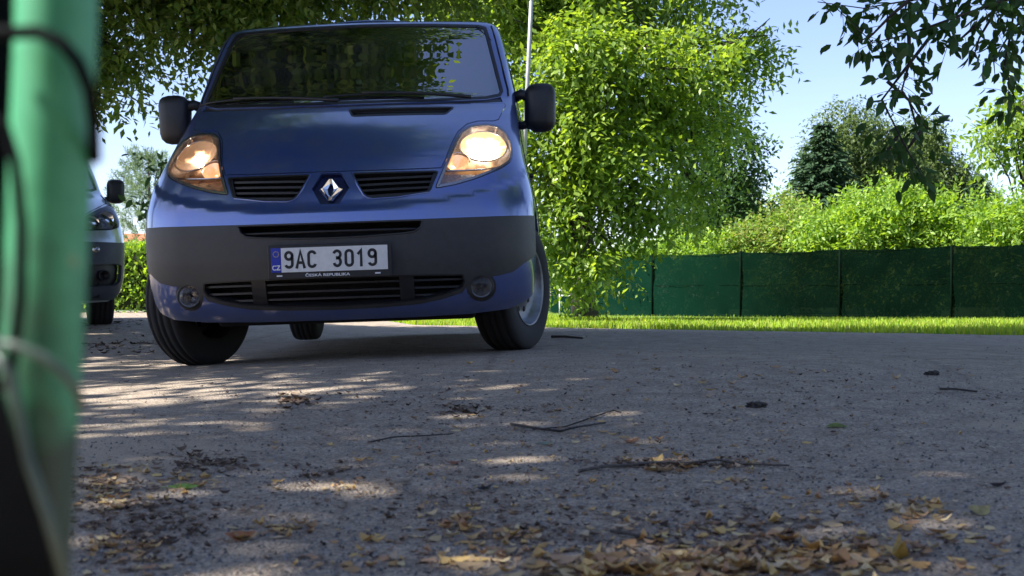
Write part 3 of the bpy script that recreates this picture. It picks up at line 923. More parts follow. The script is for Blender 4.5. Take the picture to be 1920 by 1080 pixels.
# wheels (front pair steered towards the photo's left)
for s in (1, -1):
    make_wheel(VAN, s*.80, .835, .335 if s > 0 else .312, s, R(-22))
    make_wheel(VAN, s*.80, 3.93, .335, s, 0)
    # arch liner
    pts = arc(.835, .335, .40, 180, 0, 14)
    V = [(s*.90, y, z) for y, z in pts]+[(s*.55, y, z) for y, z in pts]
    mesh_obj('arch_liner', V, [(i, i+1, 16+i-0, 15+i) for i in range(14)], MT['void'], VAN)
# underbody
bm = bmesh.new(); box(bm, (0, .34, .29), (1.2, .25, .10)); box(bm, (0, 2.0, .28), (1.24, 3.1, .20), .02); box(bm, (0, 2.38, .29), (1.80, 2.1, .18), .02); box(bm, (0, 4.45, .30), (1.7, .5, .18), .02); box(bm, (0, 3.93, .30), (1.1, .16, .14), .03)
tb = bm_obj('underbody', bm, MT['void'], VAN)
# mirrors
for s in (1, -1):
    bm = bmesh.new(); box(bm, (s*.985, 1.13, 1.292), (.165, .13, .262), .055)
    for v in bm.verts:
        if v.co.y > 1.13: v.co.x = s*.985+(v.co.x-s*.985)*1.03
        v.co.x += s*(v.co.z-1.292)*.03
        if v.co.z < 1.20 and s*v.co.x < .95: v.co.z += .012
    mo = bm_obj('wing_mirror', bm, MT['black'], VAN, True)
    tubes('mirror_arm', [([(s*.84, 1.16, 1.352), (s*.885, 1.145, 1.372), (s*.93, 1.13, 1.352)], [.030, .028, .03])], MT['black'], mo, 10)
    tubes('mirror_arm', [([(s*.845, 1.17, 1.212), (s*.89, 1.15, 1.202), (s*.93, 1.13, 1.217)], [.026, .022, .026])], MT['black'], mo, 10)
    bm = bmesh.new(); box(bm, (s*.985, 1.200, 1.297), (.145, .006, .22), .002)
    bm_obj('mirror_glass', bm, MT['chrome'], mo)
# wipers
for (x0, z0), (x1, z1), nm in (((-.05, 1.29), (-.62, 1.352), 'a'), ((.62, 1.305), (.06, 1.345), 'b')):
    n = 10
    pth = [surf(sh, sh.pX(x0+(x1-x0)*i/n, 0+z0+(z1-z0)*i/n), z0+(z1-z0)*i/n, .016+.006*math.sin(math.pi*i/n)) for i in range(n+1)]
    wp = tubes('wiper', [(pth, [.010-.005*i/n for i in range(n+1)])], MT['black'], VAN, 6)
    bx0, bx1 = (x1-.20, x1+.32)
    pth = [surf(sh, sh.pX(bx0+(bx1-bx0)*i/n, z1-.008), z1-.010+.012*math.sin(math.pi*i/n), .006) for i in range(n+1)]
    tubes('wiper_blade', [(pth, .0055)], MT['black'], wp, 6)
# door handles, door seams
for s in (1, -1):
    V, F = tube_data([surf(sh, s*sh.pY(y, 1.02), 1.02, .022) for y in np.linspace(2.02, 2.2, 6)], .014, 8)
    mesh_obj('door_handle', V, F, MT['black'], VAN, smooth=True)
    for yy in (1.30, 2.33, 3.56):
        V, F = tube_data([surf(sh, s*sh.pY(yy, z), z, .0) for z in np.linspace(.42, 1.8, 16)], .0032, 5)
        mesh_obj('door_seam', V, F, MT['void'], VAN, smooth=True)
# inside: dashboard, paper on it, seats, steering wheel
bm = bmesh.new(); box(bm, (0, 1.32, 1.16), (1.50, .62, .18), .04); bm_obj('dashboard', bm, MT['dash'], VAN)
bm = bmesh.new(); box(bm, (-.53, 1.18, 1.262), (.34, .22, .004), 0, Matrix.Rotation(R(8), 3, 'X')); bm_obj('paper', bm, MT['paper'], VAN)
for x in (-.52, -.08, .50):
    bm = bmesh.new(); box(bm, (x, 2.12, 1.12), (.46, .16, .62), .05); st = bm_obj('seat_back', bm, MT['cloth'], VAN, True)
    bm = bmesh.new(); box(bm, (x, 2.14, 1.55), (.26, .10, .18), .04); bm_obj('headrest', bm, MT['cloth'], st, True)
c = Vector((.46, 1.66, 1.20))
V, F = tube_data([c+Vector((.19*math.cos(a), .10*math.sin(a)*-.6, .17*math.sin(a))) for a in [2*math.pi*k/32 for k in range(33)]], .015, 8)
mesh_obj('steering_wheel', V, F, MT['black'], VAN, smooth=True)
bm = bmesh.new(); box(bm, (0, 2.35, 1.0), (1.55, .02, 1.5)); bm_obj('bulkhead', bm, MT['cloth'], VAN)
# ================================================================ THE SILVER VAN AT THE LEFT
PS = R(30)
gx2, gy2 = -4.155, 10.0
SV = empty('silver_van', (gx2, gy2, gz(-4.0, 11.0)+.008), (0, 0, PS))
tag(SV, 'silver van with unpainted dark bumper parked at the left behind the green post', 'van')
P2 = [(.18, .16), (.22, .10), (.26, .06), (.32, .03), (.45, .005), (.60, .0), (.70, .008), (.78, .03), (.86, .065), (.95, .13), (1.03, .24), (1.10, .38), (1.17, .58), (1.23, .80), (1.28, .93), (1.45, 1.10), (1.65, 1.32), (1.80, 1.50), (1.86, 1.62), (1.89, 1.8), (1.90, 2.0)]
W2 = [(.18, .84), (.3, .90), (.5, .93), (.75, .93), (.95, .91), (1.1, .885), (1.25, .865), (1.5, .81), (1.7, .76), (1.84, .70), (1.90, .6)]
SIL = Shell(P2, W2, [(.2, .14), (.9, .15), (1.15, .14), (1.4, .11), (1.9, .08)], [(.2, .28), (.9, .24), (1.2, .16), (1.4, .12), (1.9, .10)], None, .03)
s2 = SIL
HL2 = fx(s2, [(.50, .845), (.47, .93), (.56, 1.0), (.70, 1.075), (.82, 1.125), (.865, 1.12), (.882, 1.03), (.885, .95), (.86, .90), (.76, .865)])
BP = fx(s2, [(0, .745), (.60, .75), (.84, .755)])+sy(s2, [(.34, .76), (.44, .76), (.44, .30)])+fx(s2, [(.80, .235), (.4, .225), (0, .225)])
BP2 = BP+[(-a, b) for a, b in BP[::-1][1:-1]]
WSB = fx(s2, [(0, 1.255), (.5, 1.262), (.74, 1.275), (.80, 1.30), (.765, 1.45), (.71, 1.65), (.66, 1.79), (.6, 1.815), (0, 1.83)])
WSB2 = WSB+[(-a, b) for a, b in WSB[::-1][1:-1]]
af = arc(.86, .33, .37, 160, 20, 14); ar = arc(3.85, .33, .37, 160, 20, 14)
hb = fx(s2, [(0, .20), (.5, .205), (.75, .22)])+sy(s2, [(.48, .30)]+af+[(1.22, .27), (3.5, .27)]+ar+[(4.22, .3), (4.7, .32)])+[(s2.pY(4.7, 1.895), 1.895)]
ot = hb+[(-a, b) for a, b in hb[::-1]]
ot = [v for i, v in enumerate(ot) if i == 0 or (abs(v[0]-ot[i-1][0])+abs(v[1]-ot[i-1][1])) > 1e-5]
GR2 = fx(s2, [(0, .93), (.25, .93), (.44, .935), (.42, .86), (.35, .82), (0, .81)])
GR22 = GR2+[(-a, b) for a, b in GR2[::-1][1:-1]]
W2n = [rounded(sy(s2, [(1.25, 1.25), (2.15, 1.25), (2.15, 1.68), (1.55, 1.68)]), .04), rounded(sy(s2, [(2.4, 1.25), (4.4, 1.25), (4.4, 1.68), (2.4, 1.68)]), .04)]
hol = [rounded(HL2, .02), mirr(rounded(HL2, .02)), BP2, WSB2, GR22]
for q in W2n: hol += [q, mirr(q)]
bd = panel('body', s2, [ot], hol, MT['silver'], SV, grid=.035)
rp = [Vector(s2.pt(-s2.pY(4.7, 1.895)+2*s2.pY(4.7, 1.895)*i/80, 1.895)) for i in range(81)]
V = []; F = []
for i in range(41):
    for j in range(5): V.append(rp[i].lerp(rp[80-i], j/4)+Vector((0, 0, .04*math.sin(math.pi*j/4)*min(1, i/5))))
for i in range(40):
    for j in range(4): F.append((i*5+j, (i+1)*5+j, (i+1)*5+j+1, i*5+j+1))
mesh_obj('roof', V, F, MT['silver'], bd, smooth=True)
ln = fx(s2, [(0, .24), (.7, .25), (.82, .6), (.82, .9), (.80, 1.12), (.6, 1.18), (0, 1.18)])
panel('nose_liner', s2, [ln+[(-a, b) for a, b in ln[::-1][1:-1]]], [], MT['void'], bd, off=-.10, thick=0, grid=.06)
rec = rounded(fx(s2, [(.52, .33), (.80, .345), (.86, .40), (.87, .56), (.80, .575), (.52, .56)]), .03)
bp = panel('bumper', s2, [scaled(BP2, .002)], [rec, mirr(rec)], MT['dgrey'], SV, off=.004, thick=.03, grid=.035)
for s in (1, -1):
    q = rec if s > 0 else mirr(rec)
    panel('intake_frame', s2, [scaled(q, .001)], [scaled(q, .016)], MT['dgrey'], bp, off=.006, thick=.03, grid=.05)
    panel('intake_back', s2, [q], [], MT['black'], bp, off=-.04, thick=0, grid=.05)
    c0 = surf(s2, s*s2.pX(.70, .45), .45, -.02)
    fo = lathe('fog_lamp', [(-.02, .04), (-.024, .05), (.03, .052)], MT['black'], SV, seg=24, axis='Y', loc=tuple(c0))
    lathe('reflector', [(.02, .001), (.01, .02), (-.018, .042)], MT['slat'], fo, seg=24, axis='Y', loc=tuple(c0))
    c1 = surf(s2, s*s2.pX(.60, .68), .68, .012)
    lathe('washer_cap', [(-.012, .001), (-.010, .03), (.004, .036), (.01, .036)], MT['lensrim'], SV, seg=20, axis='Y', loc=tuple(c1))
    h = rounded(HL2, .02) if s > 0 else mirr(rounded(HL2, .02))
    hl = panel('headlight', s2, [scaled(h, .003)], [scaled(h, .014)], MT['black'], SV, off=.001, thick=.08, grid=.04)
    panel('housing', s2, [scaled(h, .004)], [], MT['lensrim'], hl, off=-.03, thick=0, grid=.04)
    panel('lens', s2, [scaled(h, .004)], [], MT['lens'], hl, off=.004, thick=0, grid=.04)
    for cx, cz, rr in ((.60, .94, .06), (.74, .98, .07)):
        c2 = surf(s2, s*s2.pX(cx, cz), cz, -.012)
        lathe('reflector', [(.02, .001), (.015, rr*.4), (.01, rr*.8), (0, rr)], MT['chrome'], hl, seg=24, axis='Y', loc=tuple(c2))
panel('grille', s2, [GR22], [scaled(GR22, .01)], MT['chrome'], SV, off=.002, thick=.04, grid=.04)
for z0 in (.835, .865, .895):
    V, F = tube_data([surf(s2, s2.pX(x, z0), z0, -.01) for x in np.linspace(-.40, .40, 20)], .008, 6)
    mesh_obj('slat', V, F, MT['slat'], bd, smooth=True)
w2 = panel('windscreen', s2, [scaled(WSB2, .002)], [], MT['glass'], SV, off=-.003, thick=0, grid=.035)
panel('windscreen_seal', s2, [WSB2], [scaled(WSB2, .025)], MT['black'], w2, off=.002, thick=.01, grid=.04)
for q in W2n:
    for g in (q, mirr(q)): panel('side_window', s2, [scaled(g, .002)], [], MT['sglass'], SV, off=-.004, thick=0, grid=.06, pc=1.2)
# shut line of the hood
for s in (1, -1):
    pth = [surf(s2, s*s2.pX(x, z), z, .0) for x, z in [(.0, .94), (.44, .945), (.47, .95), (.56, 1.01), (.70, 1.085), (.80, 1.135), (.825, 1.19), (.82, 1.24)]]
    tubes('hood_seam', [(pth, .005)], MT['void'], bd, 5)
    make_wheel(SV, s*.78, .86, .33, s, R(-8), wdt=.235)
    make_wheel(SV, s*.78, 3.85, .33, s, 0, wdt=.215)
    bm = bmesh.new(); box(bm, (s*.995, 1.22, 1.30), (.165, .13, .235), .05)
    mo = bm_obj('wing_mirror', bm, MT['black'], SV, True)
    tubes('mirror_arm', [([(s*.86, 1.25, 1.22), (s*.90, 1.23, 1.215), (s*.95, 1.22, 1.23)], [.035, .03, .03])], MT['black'], mo, 8)
bm = bmesh.new(); box(bm, (0, .32, .32), (1.3, .25, .14)); box(bm, (0, 2.6, .38), (1.18, 4.0, .16)); bm_obj('underbody', bm, MT['void'], SV)
bm = bmesh.new(); box(bm, (0, 1.38, 1.12), (1.45, .6, .18), .04); bm_obj('dashboard', bm, MT['dash'], SV)
bm = bmesh.new(); box(bm, (0, 2.35, 1.0), (1.45, .02, 1.45)); bm_obj('bulkhead', bm, MT['cloth'], SV)
bm = bmesh.new(); box(bm, (.40, 1.25, 1.235), (.5, .3, .004)); bm_obj('paper', bm, MT['paper'], SV)
# ================================================================ LEAVES AND TREES
def leaf_mesh(name, P, D, N, L, Wd, mat, parent=None, fine=False):
    """P base points, D leaf axis, N face normal, L length, Wd width"""
    n = len(P)
    D = D/np.linalg.norm(D, axis=1, keepdims=True)
    N = N-(N*D).sum(1, keepdims=True)*D; N /= (np.linalg.norm(N, axis=1, keepdims=True)+1e-9)
    S = np.cross(D, N)
    L = L[:, None]; Wd = Wd[:, None]
    if fine:
        cr = rng.uniform(-.05, .25, n)[:, None]
        pts = [P, P+D*L*.28-N*L*cr*.2+S*Wd*.42+N*Wd*.12, P+D*L*.62-N*L*cr*.55+S*Wd*.40+N*Wd*.12, P+D*L-N*L*cr*1.1,
               P+D*L*.62-N*L*cr*.55-S*Wd*.40+N*Wd*.12, P+D*L*.28-N*L*cr*.2-S*Wd*.42+N*Wd*.12, P+D*L*.45-N*L*cr*.35]
        V = np.stack(pts, 1).reshape(-1, 3); b = (np.arange(n)*7)[:, None]
        F = np.concatenate([b+np.array([[0, 1, 6, 5]]), b+np.array([[1, 2, 3, 6]]), b+np.array([[6, 3, 4, 5]])], 0)
    else:
        V = np.stack([P, P+D*L*.45+S*Wd*.5+N*Wd*.15, P+D*L, P+D*L*.45-S*Wd*.5+N*Wd*.15], 1).reshape(-1, 3); b = (np.arange(n)*4)[:, None]
        F = np.concatenate([b+np.array([[0, 1, 2]]), b+np.array([[0, 2, 3]])], 0)
    return np_obj(name, V, F, mat, parent)

def unit(n):
    v = rng.normal(size=(n, 3)); return v/np.linalg.norm(v, axis=1, keepdims=True)

def crown_pts(lobes, ntw, per, spacing, droop=.45, shell=.55, step_in=0):
    """twigs in ellipsoid lobes; returns leaf base points and twig directions"""
    vol = np.array([l[3]*l[4]*l[5] for l in lobes])**.8; vol = vol/vol.sum()
    idx = rng.choice(len(lobes), ntw, p=vol)
    Lb = np.array(lobes)[idx]
    u = unit(ntw); r = shell+(1-shell)*rng.random(ntw)**.7
    # bumpy outline: clumps swell and shrink with direction
    ph = Lb[:, 0]*3.1+Lb[:, 2]*1.7
    lump = 1+.16*np.sin(u[:, 0]*5+ph)*np.sin(u[:, 2]*6+ph*1.3)+.12*np.sin(u[:, 1]*9+u[:, 2]*7+ph*2)
    C = Lb[:, :3]+u*Lb[:, 3:6]*(r*lump)[:, None]
    d = u*.7+unit(ntw)*.6; d[:, 2] -= droop; d /= np.linalg.norm(d, axis=1, keepdims=True)
    k = np.arange(per)
    P = C[:, None, :]+d[:, None, :]*(k*spacing)[None, :, None]
    P[:, :, 2] -= ((k*spacing)**2*droop*.9)[None, :]
    side = np.cross(d, unit(ntw)); side /= np.linalg.norm(side, axis=1, keepdims=True)
    sg = np.where(k % 2 == 0, 1., -1.)
    D = d[:, None, :]*.55+side[:, None, :]*sg[None, :, None]*.8
    D = D.reshape(-1, 3)+unit(ntw*per)*.28; D[:, 2] -= .25*droop*2
    return P.reshape(-1, 3), D, C, d

def crown(name, lobes, ntw, per, leaf, mat, parent=None, droop=.45, shell=.55, wr=.5, up=1.1, fine=False, keep=None, spacing=None):
    P, D, C, d = crown_pts(lobes, ntw, per, spacing or leaf*.55, droop, shell)
    if keep is not None:
        k = keep(P); P = P[k]; D = D[k]
    n = len(P)
    N = unit(n)*.75; N[:, 2] += up
    L = leaf*rng.uniform(.65, 1.25, n)
    return leaf_mesh(name, P, D, N, L, L*wr*rng.uniform(.8, 1.2, n), mat, parent, fine)

def clump(lobes, k, f, seed=1, flat=.75):
    """break each big lobe into many small foliage clumps with gaps between"""
    rr = random.Random(seed); out = []
    for (x, y, z, a, b, c) in lobes:
        for i in range(k):
            th = rr.uniform(0, 6.283); u = rr.uniform(-1, 1); q = math.sqrt(1-u*u); r = rr.uniform(.45, 1.0)
            s = f*rr.uniform(.6, 1.35)
            out.append((x+a*r*q*math.cos(th), y+b*r*q*math.sin(th), z+c*r*u, a*s, b*s, c*s*flat))
    return out

def branch_paths(base, top, lobes, r0, n_side=10, seed=1, tip=.015):
    rr = random.Random(seed); out = []
    base = Vector(base); top = Vector(top); m = 9
    tr = [base.lerp(top, i/m)+Vector((rr.uniform(-1, 1), rr.uniform(-1, 1), 0))*(.12*r0*8*(0 if i == 0 else .5)) for i in range(m+1)]
    out.append((tr, [r0*(1.25 if i == 0 else 1)*(1-i/m*.8) for i in range(m+1)]))
    for l in lobes:
        for q in range(2):
            t = rr.uniform(.35, .95); i = int(t*m); s = tr[i]
            e = Vector(l[:3])+Vector((rr.uniform(-.5, .5)*l[3], rr.uniform(-.5, .5)*l[4], rr.uniform(-.5, .5)*l[5]))
            L_ = (e-s).length
            mid = s.lerp(e, .5)+Vector((rr.uniform(-.1, .1)*L_, rr.uniform(-.1, .1)*L_, .12*L_))
            pts = [s, s.lerp(mid, .5)+Vector((0, 0, .03*L_)), mid, mid.lerp(e, .5)+Vector((0, 0, .02*L_)), e]
            r1 = r0*(.5-.3*t)+.008
            out.append((pts, [r1, r1*.85, r1*.65, r1*.4, tip*.6]))
            for k in range(n_side//2):
                a = pts[2].lerp(pts[4], rr.random()); b = Vector(l[:3])+Vector((rr.uniform(-.9, .9)*l[3], rr.uniform(-.9, .9)*l[4], rr.uniform(-.9, .9)*l[5]))
                out.append(([a, a.lerp(b, .5)+Vector((0, 0, .04)), b], [r1*.35, r1*.22, tip*.4]))
    return out

BARK = M('grey_brown_bark', (.075, .06, .048), .9, noise=(6, .4), bump=(30, .8))
DBARK = M('dark_bark', (.035, .028, .024), .9, noise=(6, .4), bump=(30, .8))
BBARK = M('birch_bark', (.42, .40, .37), .8, noise=(9, .35), bump=(30, .4))
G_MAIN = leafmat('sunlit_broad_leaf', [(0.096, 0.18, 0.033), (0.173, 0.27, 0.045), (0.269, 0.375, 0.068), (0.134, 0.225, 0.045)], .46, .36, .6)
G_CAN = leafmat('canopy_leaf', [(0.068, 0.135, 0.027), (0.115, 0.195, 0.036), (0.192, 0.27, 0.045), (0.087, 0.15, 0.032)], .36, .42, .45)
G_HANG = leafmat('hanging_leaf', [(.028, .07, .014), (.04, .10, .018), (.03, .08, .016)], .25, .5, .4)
G_BUSH = leafmat('yellow_green_leaf', [(0.133, 0.247, 0.038), (0.215, 0.351, 0.053), (0.307, 0.437, 0.083), (0.164, 0.275, 0.053), (0.113, 0.209, 0.038)], .45, .45, .4)
G_MIX = leafmat('mixed_shrub_leaf', [(.10, .20, .035), (.17, .29, .045), (.23, .33, .07), (.24, .23, .08), (.12, .23, .035)], .4, .5, .3)
G_BIRCH = leafmat('birch_leaf', [(0.073, 0.114, 0.037), (0.114, 0.166, 0.052), (0.089, 0.135, 0.042)], .35, .5, .3)
G_SPR = leafmat('spruce_needles', [(0.027, 0.060, 0.027), (0.044, 0.085, 0.035), (0.035, 0.069, 0.037)], .1, .7, .2)
G_PINE = leafmat('pine_needles', [(0.117, 0.182, 0.078), (0.182, 0.247, 0.117), (0.143, 0.208, 0.104)], .2, .7, .2)
G_DARK = leafmat('dark_broad_leaf', [(.035, .08, .02), (.05, .11, .03), (.07, .13, .035)], .3, .5, .3)

# ---- big tree over the yard: its crown roofs the van and shades the asphalt
T = empty('broad_tree', (-7.6, 8.2, gz(-7.6, 8.2)))
tag(T, 'large leafy tree whose crown arches over the blue van and fills the upper left', 'tree')
lob = [(-4.3, 10.32, 4.088, 1.462, 1.118, 0.86), (-3.268, 10.492, 3.529, 1.032, 0.946, 0.645), (-3.913, 10.32, 2.927, 0.516, 0.688, 0.473), (-3.526, 10.148, 2.437, 0.292, 0.387, 0.258), (-2.666, 10.492, 2.927, 0.387, 0.516, 0.387), (-2.064, 10.664, 3.529, 1.032, 0.946, 0.585), (-0.774, 10.922, 3.787, 0.946, 0.946, 0.533),
       (-4.4, 10.8, 5.4, 1.9, 1.4, 1.0), (-5.2, 8.0, 6.0, 2.6, 2.6, 2.0), (-3.0, 8.0, 6.4, 1.8, 1.5, 1.5), (-2.5, 6.0, 5.6, 1.5, 2.1, 1.2), (-5.0, 4.6, 5.4, 2.2, 2.2, 1.6), (-2.8, 3.2, 6.2, 1.9, 2.1, 1.4), (-3.6, .6, 6.6, 2.2, 1.6, 1.4), (-3.4, 7.4, 8.6, 2.8, 3.0, 1.7), (-3.4, 3.0, 8.4, 2.8, 2.8, 1.7), (-6.5, 10.4, 7.0, 2.2, 1.6, 1.5), (-4.0, 5.6, 7.2, 2.0, 2.0, 1.0), (-2.2, 1.2, 7.4, 2.0, 1.8, 1.2)]
lob = [tuple(l) for l in lob]
P_front = [l for l in lob if l[1] > 10 and l[2] < 4.3]
P_rest = [l for l in lob if not (l[1] > 10 and l[2] < 4.3)]
def world_shift(l): return (l[0]+7.6, l[1]-8.2, l[2]-gz(-7.6, 8.2))+tuple(l[3:])
lf = [world_shift(l) for l in P_front]; lr = [world_shift(l) for l in P_rest]
tubes('trunk', branch_paths((0, 0, -.1), (1.6, .8, 7.5), [world_shift(l) for l in lob], .30, 6, 3), BARK, T, 8)
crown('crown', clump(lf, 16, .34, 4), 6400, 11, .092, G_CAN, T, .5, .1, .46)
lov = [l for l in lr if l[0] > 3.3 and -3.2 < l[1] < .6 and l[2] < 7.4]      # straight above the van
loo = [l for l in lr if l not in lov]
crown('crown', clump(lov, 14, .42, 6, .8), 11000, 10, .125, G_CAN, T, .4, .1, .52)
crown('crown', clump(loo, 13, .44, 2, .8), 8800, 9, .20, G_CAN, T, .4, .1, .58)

# ---- sapling foliage between the two vans
T = empty('young_tree', (-3.15, 10.4, gz(-3.15, 10.4)))
tag(T, 'slim young tree with dark drooping leaves between the silver van and the blue van', 'tree')
tubes('trunk', branch_paths((0, 0, -.05), (.05, 0, 1.5), [(.05, 0, 1.35, .2, .2, .22)], .022, 4, 5, .006), DBARK, T, 6)
crown('crown', [(.12, 0, 1.32, .22, .22, .22), (.16, 0, 1.08, .16, .16, .16)], 34, 7, .10, G_DARK, T, .6, .1, .42, fine=True)

# ---- the large sunlit tree in the middle
T = empty('sunlit_tree', (1.3, 20.5, gz(1.3, 20.5)))
tag(T, 'large bright green leafy tree drooping to the grass right of the blue van', 'tree')
bx, by, bz_ = 1.3, 20.5, gz(1.3, 20.5)
A = [(1.0, 16.8, .95, .45, .45, .42), (.85, 17.2, .75, .35, .4, .35), (1.9, 17.2, 1.7, .5, .5, .4), (.55, 17, 3.75, 1.0, .9, .8), (1.47, 17, 3.35, 1.15, 1.0, .85), (2.25, 17.4, 3.75, 1.05, 1.0, .75), (2.35, 17.6, 2.75, .75, .8, .62), (1.35, 17, 2.25, 1.1, .9, .75), (.62, 16.8, 2.45, .85, .8, .8), (.72, 16.4, 1.35, .55, .5, .5), (1.22, 16.5, .92, .42, .4, .34), (.5, 16.6, 1.7, .55, .5, .5), (1.45, 17, 1.45, .45, .5, .35),
     (3.05, 17.6, 4.0, .70, .7, .42), (3.6, 17.8, 4.25, .50, .5, .30), (3.15, 17.6, 3.2, .35, .4, .4), (1.2, 18.2, 5.4, 1.9, 1.8, 1.3), (2.2, 18.6, 6.8, 2.3, 2.0, 1.5), (.4, 18.6, 7.2, 2.0, 2.0, 1.5), (-.3, 17.6, 5.0, 1.0, 1.0, .8), (2.9, 18.0, 1.95, .40, .5, .35)]
A2 = [(a-bx, b-by, c-bz_, d, e, f) for a, b, c, d, e, f in A]
tubes('trunk', branch_paths((0, 0, -.1), (-.2, .2, 6.5), A2, .22, 6, 9), DBARK, T, 8)
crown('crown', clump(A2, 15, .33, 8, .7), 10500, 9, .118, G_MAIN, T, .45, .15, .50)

# ---- darker trees behind it, beyond the fence
def tree(name, label, base, H, lobes, ntw, per, leaf, mat, bark=BARK, r0=.2, droop=.4, shell=.4, wr=.5, group=None, seed=1, nb=4):
    b = (base[0], base[1], gz(*base))
    t = empty(name, b)
    lo = [(a-b[0], c-b[1], z-b[2], d, e, f) for a, c, z, d, e, f in lobes]
    tubes('trunk', branch_paths((0, 0, -.2), (0, 0, H), lo, r0, nb, seed, .02), bark, t, 7)
    crown('crown', lo, ntw, per, leaf, mat, t, droop, shell, wr)
    return tag(t, label, 'tree', group)
tree('dark_tree', 'dark grey green tree rising behind the right edge of the large sunlit tree', (6.0, 33.5), 6,
     [(6.2, 33, 4.4, .75, .8, 1.2), (5.6, 33, 3.0, 1.3, 1.0, 1.2), (6.6, 33, 2.7, .7, .9, .6), (5.2, 34, 5.6, 1.2, 1.0, 1.0)], 1700, 8, .17, G_DARK, DBARK, .16)
def spruce(name, label, base, H, Rb, mat, n=26, seed=2, group=None):
    rr = random.Random(seed); bz0 = gz(*base); t = empty(name, (base[0], base[1], bz0))
    tubes('trunk', [([(0, 0, -.2), (0, 0, H*.5), (0, 0, H)], [H*.018, H*.011, .01])], DBARK, t, 7)
    P = []; D = []
    z = H*.06
    while z < H*.985:
        f = 1-z/H; r = Rb*(f**.85)*rr.uniform(.85, 1.12)
        nb = max(5, int(13*f+4))
        a0 = rr.uniform(0, 6.28)
        for k in range(nb):
            a = a0+6.283*k/nb+rr.uniform(-.2, .2); rl = r*rr.uniform(.7, 1.15)
            m = max(5, int(rl/(H*.012)))
            for i in range(m):
                s = (i+.5)/m; q = rl*s
                zz = z-.28*rl*math.sin(s*2.0)*1.0+.12*rl*s*s
                sp = .30*rl*(1-s)*(.4+s)
                for w_ in (-1, 0, 1):
                    P.append((q*math.cos(a)-w_*sp*math.sin(a), q*math.sin(a)+w_*sp*math.cos(a), zz+rr.uniform(-.02, .02)*H*.4))
                    D.append((math.cos(a)-w_*.8*math.sin(a), math.sin(a)+w_*.8*math.cos(a), -.45+rr.uniform(-.3, .3)))
        z += H/n*rr.uniform(.8, 1.2)*(.55+.6*f)
    P = np.array(P); D = np.array(D); n_ = len(P)
    N = unit(n_)*.6; N[:, 2] += .8
    L = np.full(n_, H*.042)*rng.uniform(.7, 1.3, n_)
    leaf_mesh('crown', P, D, N, L, L*.38, mat, t)
    return tag(t, label, 'tree', group)
G = 'tall trees standing beyond the green fence'
spruce('spruce', 'dark spruce with layered boughs at the left of the distant birches', (15.9, 60), 9.6, 5.0, G_SPR, 34, 4, G)
spruce('spruce', 'dark spruce right of the distant birches, above the bright bush', (23.8, 60), 6.9, 3.6, G_SPR, 24, 8, G)
spruce('spruce', 'lowest spruce, its dim top between the two birches above the bright bush', (20.9, 62), 5.6, 3.0, G_SPR, 20, 11, G)
tree('birch', 'tall grey green birch with the highest crown beside the dark spruce', (18.6, 64), 9,
     [(22.0, 64.5, 6.4, 1.6, 1.5, 1.8), (18.6, 64, 9.2, 2.2, 1.9, 1.9), (17.4, 64, 7.6, 1.9, 1.6, 1.9), (20.2, 64, 7.6, 2.0, 1.6, 2.0), (18.4, 63.6, 5.6, 2.4, 2.0, 1.8), (20.2, 64, 5.2, 1.6, 1.5, 1.5)], 5200, 8, .24, G_BIRCH, BBARK, .14, .7, .25, .45, G, 3)
tree('birch', 'smaller pale birch between the tall birch and the right spruce', (23.0, 66), 8,
     [(23.0, 66, 9.2, 1.3, 1.1, 1.6), (22.2, 66, 7.4, 1.6, 1.2, 1.7), (24.2, 66, 7.0, 1.9, 1.4, 1.7), (25.8, 66, 5.8, 1.5, 1.2, 1.5)], 3600, 8, .24, G_BIRCH, BBARK, .12, .7, .25, .45, G, 5)
tree('far_tree', 'low dark wide tree in the distance below the birches', (20.5, 68), 4,
     [(17.5, 68, 3.6, 2.5, 1.5, 1.6), (21.0, 68, 4.0, 2.6, 1.5, 1.8), (25.0, 68, 3.8, 2.6, 1.5, 1.6)], 1500, 7, .34, G_DARK, DBARK, .2, .4, .2, .5, G, 7)
spruce('spruce', 'slim dark conifer tip just right of the large sunlit tree', (9.6, 48), 5.6, 2.2, G_SPR, 20, 21, G)

# ---- the thin young tree at the right edge, on the grass
T = empty('slender_tree', (11.75, 27.0, gz(11.75, 27.0)))
tag(T, 'thin stemmed young tree with light green leaves at the right edge, behind the fence', 'tree')
lo = [(-.45, 0, 4.5, .5, .5, .36), (-.15, 0, 5.05, .46, .5, .27), (.4, .1, 4.6, .65, .5, .65), (-.9, 0, 4.05, .34, .4, .26), (.1, 0, 3.95, .48, .4, .27), (1., .1, 5.3, .8, .7, .7)]
tubes('trunk', branch_paths((0, 0, -.05), (.05, .02, 5.4), lo, .05, 4, 15, .01), DBARK, T, 7)
crown('crown', lo, 420, 8, .17, G_MAIN, T, .6, .2, .5, fine=True)

